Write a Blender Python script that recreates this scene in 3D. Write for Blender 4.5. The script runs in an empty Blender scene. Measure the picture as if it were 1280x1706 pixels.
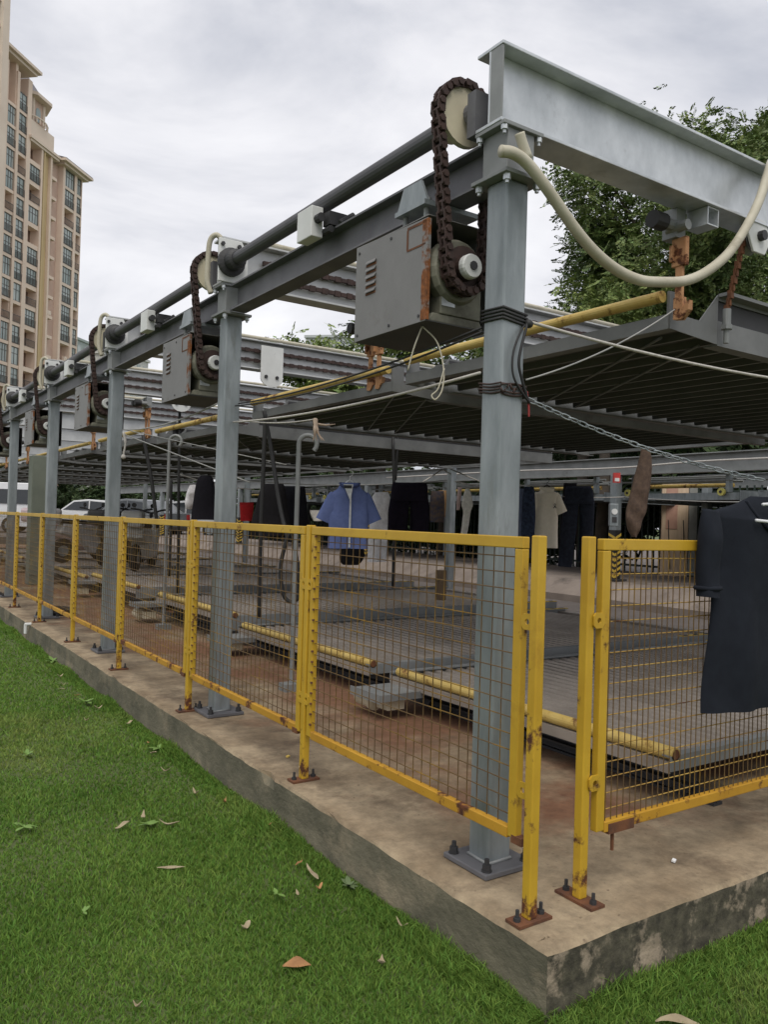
import bpy, math, random
import numpy as np
from mathutils import Vector, Matrix
random.seed(7); rng = np.random.default_rng(11)
scn = bpy.context.scene
COL = scn.collection
V = Vector
rad = math.radians

# ------------------------------------------------------------------ camera
CAM = V((-1.61988, -1.55577, 1.15))
R_ = V((0.82955305, -0.5576366, 0.02971798)); U_ = V((-0.03017163, 0.00838258, 0.99950958)); F_ = V((0.55761224, 0.83004286, 0.00987101))
FOC = 1348.35
cd = bpy.data.cameras.new('camera'); cam = bpy.data.objects.new('camera', cd); COL.objects.link(cam)
M = Matrix.Identity(4)
for i in range(3):
    M[i][0] = R_[i]; M[i][1] = U_[i]; M[i][2] = -F_[i]; M[i][3] = CAM[i]
cam.matrix_world = M
cd.sensor_fit = 'VERTICAL'; cd.sensor_height = 36.0; cd.lens = FOC / 1706 * 36.0
cd.clip_start = 0.05; cd.clip_end = 3000
scn.camera = cam

# ------------------------------------------------------------------ overcast sky, soft sun
SUN_EL, SUN_AZ = 58, 215      # degrees; azimuth clockwise from +Y
w = bpy.data.worlds.new('World'); scn.world = w; w.use_nodes = True
nt = w.node_tree; nd = nt.nodes; nd.clear()
out = nd.new('ShaderNodeOutputWorld'); bg = nd.new('ShaderNodeBackground'); bg.inputs[1].default_value = 1.0
sky = nd.new('ShaderNodeTexSky'); sky.sky_type = 'NISHITA'; sky.sun_disc = False
sky.sun_elevation = rad(SUN_EL); sky.sun_rotation = rad(SUN_AZ)
sc = nd.new('ShaderNodeVectorMath'); sc.operation = 'SCALE'; sc.inputs[3].default_value = 0.10
nt.links.new(sky.outputs[0], sc.inputs[0])
tc = nd.new('ShaderNodeTexCoord'); mp = nd.new('ShaderNodeMapping'); mp.inputs['Scale'].default_value = (1.0, 1.0, 2.6)
nt.links.new(tc.outputs['Generated'], mp.inputs[0])
n1 = nd.new('ShaderNodeTexNoise'); n1.inputs['Scale'].default_value = 1.9; n1.inputs['Detail'].default_value = 7; n1.inputs['Roughness'].default_value = .55
n1.inputs['Distortion'].default_value = .5
nt.links.new(mp.outputs[0], n1.inputs['Vector'])
cr = nd.new('ShaderNodeValToRGB')
e = cr.color_ramp.elements
e[0].position = .34; e[0].color = (.43, .445, .495, 1); e[1].position = .66; e[1].color = (.80, .795, .81, 1)
k = e.new(.50); k.color = (.65, .65, .68, 1)
nt.links.new(n1.outputs[0], cr.inputs[0])
mx = nd.new('ShaderNodeMixRGB'); mx.inputs[0].default_value = .95
nt.links.new(sc.outputs[0], mx.inputs[1]); nt.links.new(cr.outputs[0], mx.inputs[2])
nt.links.new(mx.outputs[0], bg.inputs[0]); nt.links.new(bg.outputs[0], out.inputs[0])
sd = bpy.data.lights.new('sun', 'SUN'); sd.energy = 1.5; sd.angle = rad(35); sd.color = (1, .95, .86)
so = bpy.data.objects.new('sun', sd); COL.objects.link(so)
sdir = V((math.sin(rad(SUN_AZ)) * math.cos(rad(SUN_EL)), math.cos(rad(SUN_AZ)) * math.cos(rad(SUN_EL)), math.sin(rad(SUN_EL))))
so.rotation_euler = sdir.to_track_quat('Z', 'Y').to_euler()
vs = scn.view_settings; vs.view_transform = 'Standard'; vs.look = 'None'; vs.exposure = 0.45; vs.gamma = 1.0; vs.use_curve_mapping = False

# ------------------------------------------------------------------ helpers
def at(px, py, depth):                     # a place seen at that pixel of the photograph, that many metres in
    return CAM + ((px - 640) * R_ - (py - 853) * U_ + FOC * F_) * (depth / FOC)

class MB:
    def __init__(s): s.v = []; s.f = []; s.m = []; s.mi = 0
    def add(s, vs, fs):
        o = len(s.v); s.v += [tuple(p) for p in vs]
        s.f += [tuple(i + o for i in f) for f in fs]; s.m += [s.mi] * len(fs); return s
    def box(s, x0, x1, y0, y1, z0, z1):
        return s.add([(x, y, z) for z in (z0, z1) for y in (y0, y1) for x in (x0, x1)],
                     [(0, 2, 3, 1), (4, 5, 7, 6), (0, 1, 5, 4), (2, 6, 7, 3), (0, 4, 6, 2), (1, 3, 7, 5)])
    def obox(s, c, ax, ay, az, sx, sy, sz):  # oriented box, half sizes
        c = V(c); ax, ay, az = V(ax).normalized() * sx, V(ay).normalized() * sy, V(az).normalized() * sz
        return s.add([c + i * ax + j * ay + k * az for k in (-1, 1) for j in (-1, 1) for i in (-1, 1)],
                     [(0, 2, 3, 1), (4, 5, 7, 6), (0, 1, 5, 4), (2, 6, 7, 3), (0, 4, 6, 2), (1, 3, 7, 5)])
    def bar(s, p, q, a, b, up=(0, 0, 1)):    # square bar from p to q
        p, q = V(p), V(q); d = (q - p); L = d.length; d.normalize(); up = V(up)
        if abs(d.dot(up)) > .95: up = V((1, 0, 0))
        sx = d.cross(up).normalized(); sz = sx.cross(d)
        return s.obox((p + q) / 2, d, sx, sz, L / 2, a / 2, b / 2)
    def tube(s, pts, r, n=8, cap=True):
        pts = [V(p) for p in pts]; rs = r if isinstance(r, (list, tuple)) else [r] * len(pts)
        vs = []; prev = None
        for i, p in enumerate(pts):
            d = (pts[min(i + 1, len(pts) - 1)] - pts[max(i - 1, 0)]).normalized()
            if prev is None:
                a = d.cross(V((0, 0, 1)) if abs(d.z) < .9 else V((1, 0, 0))).normalized()
            else:
                a = (prev - d * prev.dot(d)).normalized()
            prev = a; b = d.cross(a)
            vs += [p + (a * math.cos(t) + b * math.sin(t)) * rs[i] for t in [2 * math.pi * j / n for j in range(n)]]
        fs = []
        for i in range(len(pts) - 1):
            for j in range(n):
                fs.append((i * n + j, i * n + (j + 1) % n, (i + 1) * n + (j + 1) % n, (i + 1) * n + j))
        if cap: fs += [tuple(range(n - 1, -1, -1)), tuple((len(pts) - 1) * n + j for j in range(n))]
        return s.add(vs, fs)
    def cyl(s, p, q, r, n=14): return s.tube([p, q], r, n)
    def prism(s, poly, d):                   # polygon (3D points) pushed along d
        n = len(poly); d = V(d); P = [V(p) for p in poly]
        return s.add(P + [p + d for p in P], [tuple(range(n - 1, -1, -1)), tuple(range(n, 2 * n))] + [(i, (i + 1) % n, n + (i + 1) % n, n + i) for i in range(n)])
    def lathe(s, prof, c, axis, n=20):       # prof: (radius, along)
        c, ax = V(c), V(axis).normalized(); a = ax.cross(V((0, 0, 1)) if abs(ax.z) < .9 else V((1, 0, 0))).normalized(); b = ax.cross(a)
        vs = [c + ax * h + (a * math.cos(t) + b * math.sin(t)) * r for r, h in prof for t in [2 * math.pi * j / n for j in range(n)]]
        fs = [(i * n + j, i * n + (j + 1) % n, (i + 1) * n + (j + 1) % n, (i + 1) * n + j) for i in range(len(prof) - 1) for j in range(n)]
        fs += [tuple(range(n - 1, -1, -1)), tuple((len(prof) - 1) * n + j for j in range(n))]
        return s.add(vs, fs)
    def ibeam_y(s, xc, y0, y1, z0, z1, w, tf=.010, tw=.008):
        s.box(xc - w / 2, xc + w / 2, y0, y1, z0, z0 + tf); s.box(xc - w / 2, xc + w / 2, y0, y1, z1 - tf, z1)
        return s.box(xc - tw / 2, xc + tw / 2, y0 + .001, y1 - .001, z0 + tf, z1 - tf)
    def ibeam_x(s, yc, x0, x1, z0, z1, w, tf=.012, tw=.009):
        s.box(x0, x1, yc - w / 2, yc + w / 2, z0, z0 + tf); s.box(x0, x1, yc - w / 2, yc + w / 2, z1 - tf, z1)
        return s.box(x0 + .001, x1 - .001, yc - tw / 2, yc + tw / 2, z0 + tf, z1 - tf)

ORI = {}; KIDS = {}
def mesh_of(name, mb, mats, smooth=False, org=V((0, 0, 0))):
    me = bpy.data.meshes.new(name)
    me.from_pydata([(x - org.x, y - org.y, z - org.z) for x, y, z in mb.v], [], mb.f)
    for m in (mats if isinstance(mats, (list, tuple)) else [mats]): me.materials.append(m)
    if any(mb.m): me.polygons.foreach_set('material_index', mb.m)
    if smooth: me.polygons.foreach_set('use_smooth', [True] * len(mb.f))
    me.update(); return me
def link(name, me, parent=None):
    o = bpy.data.objects.new(name, me); COL.objects.link(o)
    if parent is not None: o.parent = parent; KIDS.setdefault(parent, []).append(o)
    return o
def tag(o, label=None, cat=None, group=None, kind=None):
    if label: o['label'] = label
    if cat: o['category'] = cat
    if group: o['group'] = group
    if kind: o['kind'] = kind
    return o
def thing(name, loc, label, cat, group=None, rotz=0, local=False):
    o = bpy.data.objects.new(name, None); COL.objects.link(o); o.empty_display_size = .1
    o.location = loc; o.rotation_euler = (0, 0, rotz); ORI[o] = V((0, 0, 0)) if local else V(loc)
    return tag(o, label, cat, group)
def part(name, mb, mats, parent, smooth=False, bevel=0, kind=None):
    org = ORI.get(parent, V((0, 0, 0)))
    o = link(name, mesh_of(name, mb, mats, smooth, org), parent); ORI[o] = org
    if bevel: bev(o, bevel)
    if kind: o['kind'] = kind
    return o
def bev(o, wd, seg=2):
    b = o.modifiers.new('bevel', 'BEVEL'); b.width = wd; b.segments = seg; b.limit_method = 'ANGLE'; b.angle_limit = rad(40)
    b.harden_normals = False
def solo(name, mb, mats, label, cat, group=None, smooth=False, bevel=0, kind=None, org=None):
    if org is None:
        a = np.array(mb.v); org = V(((a[:, 0].min() + a[:, 0].max()) / 2, (a[:, 1].min() + a[:, 1].max()) / 2, a[:, 2].min()))
    o = link(name, mesh_of(name, mb, mats, smooth, V(org))); o.location = org
    if bevel: bev(o, bevel)
    return tag(o, label, cat, group, kind)
def copy_tree(o, parent=None):
    c = o.copy(); COL.objects.link(c); ORI[c] = ORI.get(o, V((0, 0, 0)))
    if parent is not None: c.parent = parent; KIDS.setdefault(parent, []).append(c)
    for ch in KIDS.get(o, []): copy_tree(ch, c)
    return c
def dup(o, d, label=None, group=None):
    c = copy_tree(o); c.location = V(o.location) + V(d)
    if label: c['label'] = label
    if group: c['group'] = group
    return c
def inst(name, me, parent, loc):               # one more piece sharing a mesh, placed in world numbers
    o = link(name, me, parent); o.location = V(loc) - ORI.get(parent, V((0, 0, 0))); ORI[o] = V(loc); return o
def sag(p, q, s, n=14):
    p, q = V(p), V(q); return [p.lerp(q, t) - V((0, 0, 4 * s * t * (1 - t))) for t in [i / n for i in range(n + 1)]]
def spline(pts, n=8):
    P = [V(p) for p in pts]; P = [2 * P[0] - P[1]] + P + [2 * P[-1] - P[-2]]; o = []
    for i in range(1, len(P) - 2):
        a, b, c, d = P[i - 1:i + 3]
        for j in range(n):
            t = j / n; o.append(.5 * (2 * b + (c - a) * t + (2 * a - 5 * b + 4 * c - d) * t * t + (3 * b - a - 3 * c + d) * t ** 3))
    return o + [P[-2]]

# ------------------------------------------------------------------ materials
def mat(name, c1, c2=None, scale=6, rough=.6, metal=0, rust=None, rustc=(.16, .05, .016), rs=9, bump=0, bscale=40, stretch=(1, 1, 1), island=0, spec=.5, dirt=None, dirtc=(.05, .045, .035), foot=0):
    m = bpy.data.materials.new(name); m.use_nodes = True; t = m.node_tree; N = t.nodes; L = t.links
    b = N['Principled BSDF']; b.inputs['Roughness'].default_value = rough; b.inputs['Metallic'].default_value = metal
    b.inputs['Specular IOR Level'].default_value = spec
    c = N.new('ShaderNodeTexCoord'); oi = N.new('ShaderNodeObjectInfo')
    mu = N.new('ShaderNodeMath'); mu.operation = 'MULTIPLY'; mu.inputs[1].default_value = 37; L.new(oi.outputs['Random'], mu.inputs[0])
    mpn = N.new('ShaderNodeMapping'); mpn.inputs['Scale'].default_value = stretch; L.new(c.outputs['Object'], mpn.inputs[0])
    ad = N.new('ShaderNodeVectorMath'); ad.operation = 'ADD'; L.new(mpn.outputs[0], ad.inputs[0]); L.new(mu.outputs[0], ad.inputs[1])
    vec = ad.outputs[0]
    def noise(s, det=5, r=.6):
        n = N.new('ShaderNodeTexNoise'); n.inputs['Scale'].default_value = s; n.inputs['Detail'].default_value = det; n.inputs['Roughness'].default_value = r
        L.new(vec, n.inputs['Vector']); return n.outputs[0]
    def ramp(x, a, bb):
        r = N.new('ShaderNodeMapRange'); r.inputs[1].default_value = a; r.inputs[2].default_value = bb; L.new(x, r.inputs[0]); return r.outputs[0]
    def mixc(f, a, bb):
        x = N.new('ShaderNodeMixRGB'); 
        (L.new(f, x.inputs[0]) if not isinstance(f, float) else setattr(x.inputs[0], 'default_value', f))
        for s, v in ((1, a), (2, bb)):
            if isinstance(v, tuple): x.inputs[s].default_value = (*v, 1)
            else: L.new(v, x.inputs[s])
        return x.outputs[0]
    c2 = c2 or tuple(v * .75 for v in c1)
    col = mixc(ramp(noise(scale), .32, .68), c1, c2)
    if dirt:
        col = mixc(ramp(noise(scale * .6, 8, .7), dirt, dirt + .16), col, dirtc)
    if island:
        g = N.new('ShaderNodeNewGeometry'); hs = N.new('ShaderNodeHueSaturation')
        L.new(col, hs.inputs['Color']); L.new(ramp(g.outputs['Random Per Island'], -1e-6, 1), hs.inputs['Value'])
        rr = N.new('ShaderNodeMapRange'); rr.inputs[3].default_value = 1 - island; rr.inputs[4].default_value = 1 + island
        L.new(g.outputs['Random Per Island'], rr.inputs[0]); L.new(rr.outputs[0], hs.inputs['Value'])
        r2 = N.new('ShaderNodeMapRange'); r2.inputs[3].default_value = .5 - .03 * island * 2; r2.inputs[4].default_value = .5 + .02
        mm = N.new('ShaderNodeMath'); mm.operation = 'FRACT'; m3 = N.new('ShaderNodeMath'); m3.operation = 'MULTIPLY'; m3.inputs[1].default_value = 91.7
        L.new(g.outputs['Random Per Island'], m3.inputs[0]); L.new(m3.outputs[0], mm.inputs[0]); L.new(mm.outputs[0], r2.inputs[0]); L.new(r2.outputs[0], hs.inputs['Hue'])
        col = hs.outputs[0]
    if rust:
        nz = noise(rs, 8, .65)
        if foot:
            sz = N.new('ShaderNodeSeparateXYZ'); L.new(c.outputs['Object'], sz.inputs[0]); fz = N.new('ShaderNodeMapRange'); fz.inputs[1].default_value = foot; fz.inputs[2].default_value = .02; fz.inputs[3].default_value = 0; fz.inputs[4].default_value = .13
            L.new(sz.outputs[2], fz.inputs[0]); az = N.new('ShaderNodeMath'); L.new(nz, az.inputs[0]); L.new(fz.outputs[0], az.inputs[1]); nz = az.outputs[0]
        f = ramp(nz, rust, rust + .07)
        rc = mixc(ramp(noise(rs * 4), .35, .65), rustc, tuple(v * .35 for v in rustc))
        col = mixc(f, col, rc)
        ro = N.new('ShaderNodeMapRange'); ro.inputs[3].default_value = rough; ro.inputs[4].default_value = .9; L.new(f, ro.inputs[0]); L.new(ro.outputs[0], b.inputs['Roughness'])
        if metal:
            me = N.new('ShaderNodeMapRange'); me.inputs[3].default_value = metal; me.inputs[4].default_value = 0; L.new(f, me.inputs[0]); L.new(me.outputs[0], b.inputs['Metallic'])
    L.new(col, b.inputs['Base Color'])
    if bump:
        bp = N.new('ShaderNodeBump'); bp.inputs['Strength'].default_value = bump; bp.inputs['Distance'].default_value = .01
        L.new(noise(bscale, 4), bp.inputs['Height']); L.new(bp.outputs[0], b.inputs['Normal'])
    return m

GALV = mat('galvanised_steel', (.62, .645, .66), (.42, .445, .46), scale=7, rough=.40, metal=.6, bump=.15, bscale=30, stretch=(1, 1, .7), dirt=.62, dirtc=(.30, .31, .31))
GALV2 = mat('column_steel', (.295, .325, .34), (.18, .205, .215), scale=6, rough=.48, metal=.4, bump=.1, bscale=40, stretch=(2.2, 2.2, .5), dirt=.58, dirtc=(.15, .16, .15))
EDGE = mat('edge_beam_steel', (.155, .155, .165), (.10, .10, .11), scale=5, rough=.6, metal=.25, dirt=.60, dirtc=(.06, .05, .05))
DULL = mat('weathered_steel', (.27, .28, .28), (.19, .20, .20), scale=5, rough=.6, metal=.3, dirt=.62, dirtc=(.09, .08, .07), bump=.05)
SHEET = mat('deck_sheet_steel', (.38, .335, .295), (.25, .22, .19), scale=2.2, rough=.55, metal=.3, dirt=.60, dirtc=(.16, .13, .10))
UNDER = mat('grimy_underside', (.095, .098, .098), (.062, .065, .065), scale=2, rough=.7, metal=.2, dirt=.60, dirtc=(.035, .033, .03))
YEL = mat('yellow_paint', (.52, .325, .024), (.43, .255, .016), scale=5, rough=.5, rust=.61, rs=9, bump=.05, dirt=.60, dirtc=(.30, .155, .012), foot=.34)
YELR = mat('rusty_yellow_paint', (.50, .27, .02), (.38, .19, .012), scale=5, rough=.6, rust=.53, rs=9, bump=.08)
PIPEY = mat('faded_yellow_paint', (.56, .42, .14), (.46, .31, .07), scale=7, rough=.6, rust=.56, rs=7, rustc=(.36, .19, .06))
WIRE = mat('mesh_wire_paint', (.085, .048, .018), (.14, .082, .020), scale=5, rough=.8, rust=.52, rs=5, rustc=(.30, .17, .02))
WIREY = mat('yellow_mesh_wire', (.45, .30, .07), (.30, .17, .035), scale=4, rough=.7, rust=.57, rs=6)
RUST = mat('rust', (.17, .065, .025), (.07, .03, .018), scale=14, rough=.9, bump=.3, bscale=80)
CHAIN = mat('rusty_chain', (.062, .034, .028), (.032, .020, .018), scale=20, rough=.7, metal=.2)
DARK = mat('dark_steel', (.045, .045, .048), (.03, .03, .032), rough=.6, metal=.2)
BLACK = mat('black_rubber', (.018, .018, .019), rough=.65)
SHAFT = mat('dark_grey_tube_paint', (.085, .085, .092), (.06, .06, .066), scale=4, rough=.55, metal=.2, rust=.70)
BOXP = mat('motor_cover_paint', (.19, .188, .185), (.15, .148, .145), scale=3, rough=.55, metal=.1, rust=.66, rs=6, rustc=(.30, .10, .03), dirt=.60, dirtc=(.11, .10, .09), bump=.05)
IVORY = mat('ivory_paint', (.62, .57, .42), (.48, .43, .32), rough=.6, dirt=.6, dirtc=(.16, .14, .10))
WHITEP = mat('white_paint', (.66, .67, .66), (.55, .56, .55), rough=.5, dirt=.66, dirtc=(.2, .2, .19))
HOSE = mat('pale_conduit', (.50, .47, .38), (.38, .35, .27), scale=6, rough=.6, dirt=.58, dirtc=(.24, .21, .15), bump=.1, bscale=60)
ORANGE = mat('orange_primer', (.46, .25, .12), (.34, .16, .07), scale=9, rough=.7, rust=.53, rs=16)
ASPH = mat('dark_concrete', (.135, .115, .105), (.095, .082, .075), scale=1.2, rough=.9, bump=.1, dirt=.6, dirtc=(.09, .08, .075))
CONC = mat('light_concrete', (.24, .20, .17), (.16, .13, .11), scale=2.5, rough=.9, bump=.2, dirt=.52, dirtc=(.09, .075, .065))
BARK = mat('bark', (.10, .08, .06), (.06, .05, .04), rough=.9, bump=.4)

# slab: brown stained concrete on top, mossy flaking side
def slab_mats():
    m = mat('stained_concrete', (.350, .275, .180), (.190, .138, .084), scale=3.2, rough=.88, bump=.25, bscale=55, dirt=.52, dirtc=(.115, .080, .050))
    t = m.node_tree; N, L = t.nodes, t.links; b = N['Principled BSDF']; old = b.inputs['Base Color'].links[0].from_socket
    c = N.new('ShaderNodeTexCoord'); n = N.new('ShaderNodeTexNoise'); n.inputs['Scale'].default_value = 1.1; n.inputs['Detail'].default_value = 9; n.inputs['Roughness'].default_value = .65
    L.new(c.outputs['Object'], n.inputs[0]); r = N.new('ShaderNodeMapRange'); r.inputs[1].default_value = .48; r.inputs[2].default_value = .66; L.new(n.outputs[0], r.inputs[0])
    sx = N.new('ShaderNodeSeparateXYZ'); L.new(c.outputs['Object'], sx.inputs[0]); mn = N.new('ShaderNodeMath'); mn.operation = 'MINIMUM'; L.new(sx.outputs[0], mn.inputs[0]); L.new(sx.outputs[1], mn.inputs[1])
    rx = N.new('ShaderNodeMapRange'); rx.inputs[1].default_value = .12; rx.inputs[2].default_value = .75; rx.inputs[3].default_value = -.13; rx.inputs[4].default_value = .12; L.new(mn.outputs[0], rx.inputs[0])
    aa = N.new('ShaderNodeMath'); L.new(n.outputs[0], aa.inputs[0]); L.new(rx.outputs[0], aa.inputs[1]); L.new(aa.outputs[0], r.inputs[0])
    x = N.new('ShaderNodeMixRGB'); x.inputs[2].default_value = (.185, .090, .048, 1); L.new(r.outputs[0], x.inputs[0]); L.new(old, x.inputs[1])
    n2 = N.new('ShaderNodeTexNoise'); n2.inputs['Scale'].default_value = 38; n2.inputs['Detail'].default_value = 3; L.new(c.outputs['Object'], n2.inputs[0])
    r2 = N.new('ShaderNodeMapRange'); r2.inputs[1].default_value = .66; r2.inputs[2].default_value = .80; L.new(n2.outputs[0], r2.inputs[0])
    x2 = N.new('ShaderNodeMixRGB'); x2.inputs[2].default_value = (.09, .06, .04, 1); L.new(r2.outputs[0], x2.inputs[0]); L.new(x.outputs[0], x2.inputs[1])
    n3 = N.new('ShaderNodeTexNoise'); n3.inputs['Scale'].default_value = 13; n3.inputs['Detail'].default_value = 10; n3.inputs['Roughness'].default_value = .72; L.new(c.outputs['Object'], n3.inputs[0])
    r3 = N.new('ShaderNodeMapRange'); r3.inputs[1].default_value = .3; r3.inputs[2].default_value = .7; r3.inputs[3].default_value = .62; r3.inputs[4].default_value = 1.25; L.new(n3.outputs[0], r3.inputs[0])
    hv = N.new('ShaderNodeHueSaturation'); L.new(r3.outputs[0], hv.inputs['Value']); L.new(x2.outputs[0], hv.inputs['Color'])
    L.new(hv.outputs[0], b.inputs['Base Color'])
    s1 = mat('mossy_concrete_side', (.150, .134, .092), (.070, .066, .044), scale=4, rough=.95, bump=.6, bscale=30, dirt=.53, dirtc=(.23, .19, .13), stretch=(1, 1, 1.4))
    s2 = mat('flaking_concrete_side', (.33, .27, .20), (.20, .16, .115), scale=5, rough=.95, bump=.6, bscale=35, rust=.42, rs=6, rustc=(.095, .085, .057))
    return m, s1, s2
SLABT, SIDE1, SIDE2 = slab_mats()

# ------------------------------------------------------------------ ground, slab, lane
GZ = -.19
LAWN = mat('lawn_soil', (.085, .125, .03), (.07, .085, .03), scale=2.5, rough=.95)
b = MB(); b.add([(-400, -400, GZ), (600, -400, GZ), (600, 600, GZ), (-400, 600, GZ)], [(0, 1, 2, 3)])
tag(link('lawn', mesh_of('lawn', b, LAWN)), kind='structure')

def make_slab():
    b = MB(); path = []
    y = 27.0
    while y > 0.001: path.append((0, y, -1, 0)); y -= .05 if y < 9 else .3
    path.append((0, 0, -1, -1)); x = .05
    while x < 6.25: path.append((x, 0, 0, -1)); x += .05
    r = random.Random(3); n = len(path); prof = []
    w1 = w2 = 0
    for i, (px, py, nx, ny) in enumerate(path):
        w1 = .85 * w1 + r.uniform(-.0026, .0026); w2 = .5 * w2 + r.uniform(-.007, .007)
        chip = .03 * math.exp(-((py - 1.74) / .045) ** 2) if px == 0 else 0
        o = [(-.06, 0), (-.006 - chip + w2 * .8, -.001), (.002 - chip + w1, -.012 - chip * .6 + w2 * .4), (.004 + w1, -.05), (.006 + w1 * 1.5 + w2 * .5, -.11), (.012 + w1, -.17), (.02, -.3)]
        prof += [(px + nx * a, py + ny * a, z) for a, z in o]
    K = 7
    b.v = prof
    for i in range(n - 1):
        corner = path[i + 1][0] > 0
        for j in range(K - 1):
            b.f.append((i * K + j, i * K + j + 1, (i + 1) * K + j + 1, (i + 1) * K + j)); b.m.append(0 if j < 2 else (2 if corner else 1))
    o = len(b.v)
    b.v += [(6.2, 27, 0), (6.2, .06, 0)]
    b.v += [(.06, 27, 0), (.06, .06, 0)]; b.f.append((o + 3, o + 1, o, o + 2)); b.m.append(0)
    return b
sl = link('concrete_slab', mesh_of('concrete_slab', make_slab(), [SLABT, SIDE1, SIDE2])); tag(sl, kind='structure')
b = MB(); b.box(6.2, 70, -30, 80, -.4, -.002)
tag(link('lane', mesh_of('lane', b, ASPH)), kind='structure')
b = MB(); b.box(-8, 40, 27.5, 90, -.3, .22)
tag(link('car_park', mesh_of('car_park', b, ASPH)), kind='structure')
b = MB(); b.prism([(7.6, -14, -.1), (7.6, -14, .10), (7.95, -14, .31), (10.6, -14, .33), (10.6, -14, -.1)], (0, 60, 0))
tag(link('raised_pavement', mesh_of('raised_pavement', b, CONC)), kind='structure')

# ------------------------------------------------------------------ lawn blades, leaves
def blades():
    N = 860000; th0 = math.atan2(F_.x, F_.y)
    r = np.exp(rng.uniform(math.log(1.15), math.log(26), N)); th = th0 + rng.uniform(-.78, .72, N)
    x = CAM.x + r * np.sin(th); y = CAM.y + r * np.cos(th)
    ok = ~((x > -.012) & (y > -.012)) & (x < 9)
    x, y, r = x[ok], y[ok], r[ok]
    m = 26000; ye = 9 * rng.random(m) ** 1.6; xe = -rng.random(m) ** 2 * .10 - .008; m2 = 9000; xf = 3 * rng.random(m2); yf = -rng.random(m2) ** 2 * .10 - .008
    x = np.concatenate([x, xe, xf]); y = np.concatenate([y, ye, yf]); r = np.hypot(x - CAM.x, y - CAM.y); n = len(x)
    tuft = np.zeros(n); tuft[-(m + m2):] = rng.random(m + m2) * (.5 + .5 * np.sin(7 * x[-(m + m2):] + 5 * y[-(m + m2):])) ** 2
    clump = np.sin(x * 3.1 + 1.7 * np.sin(y * 2.3)) * np.cos(y * 2.7 + 1.3 * np.sin(x * 1.9))
    near_edge = np.clip(1 - np.minimum(np.abs(x) + (y < 0) * 9, np.abs(y) + (x < 0) * 9) / .14, 0, 1)
    h = (.013 + .014 * rng.random(n) + .007 * clump) * (1 + .9 * near_edge * rng.random(n) + 1.3 * tuft); wd = .0009 + .00075 * r
    a = rng.uniform(0, 2 * np.pi, n); la = rng.uniform(0, 2 * np.pi, n); ln = h * rng.uniform(.15, 1.1, n)
    dx, dy = np.cos(a) * wd, np.sin(a) * wd; lx, ly = np.cos(la) * ln, np.sin(la) * ln
    z0 = np.full(n, GZ - .003)
    v = np.stack([np.stack([x - dx, y - dy, z0], 1), np.stack([x + dx, y + dy, z0], 1),
                  np.stack([x + lx * .35 + dx * .7, y + ly * .35 + dy * .7, z0 + h * .62], 1), np.stack([x + lx * .35 - dx * .7, y + ly * .35 - dy * .7, z0 + h * .62], 1),
                  np.stack([x + lx, y + ly, z0 + h], 1)], 1).reshape(-1, 3)
    base = np.arange(n)[:, None] * 5
    tri = (base[:, :, None] + np.array([[0, 1, 2], [0, 2, 3], [3, 2, 4]])[None]).reshape(-1)
    return v, tri
def raw_mesh(name, v, tri, m, per=3):
    me = bpy.data.meshes.new(name); nf = len(tri) // per
    me.vertices.add(len(v)); me.vertices.foreach_set('co', np.ascontiguousarray(v, dtype=np.float32).ravel())
    me.loops.add(len(tri)); me.loops.foreach_set('vertex_index', tri.astype(np.int32))
    me.polygons.add(nf); me.polygons.foreach_set('loop_start', np.arange(0, len(tri), per, dtype=np.int32)); me.polygons.foreach_set('loop_total', np.full(nf, per, dtype=np.int32))
    me.materials.append(m); me.update(calc_edges=True); return me
GRASS = mat('grass_blade', (.185, .300, .060), (.125, .230, .040), scale=1.3, rough=.75, island=.30, spec=.2, dirt=.55, dirtc=(.27, .32, .095))
def translucent(m, f):
    t = m.node_tree; N, L = t.nodes, t.links; b = N['Principled BSDF']; o_ = [n for n in N if n.type == 'OUTPUT_MATERIAL'][0]
    tr = N.new('ShaderNodeBsdfTranslucent'); L.new(b.inputs['Base Color'].links[0].from_socket, tr.inputs[0]); mx_ = N.new('ShaderNodeMixShader'); mx_.inputs[0].default_value = f
    L.new(b.outputs[0], mx_.inputs[1]); L.new(tr.outputs[0], mx_.inputs[2]); L.new(mx_.outputs[0], o_.inputs['Surface'])
translucent(GRASS, .45)
tag(link('grass', raw_mesh('grass', *blades(), GRASS)), kind='stuff')

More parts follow.
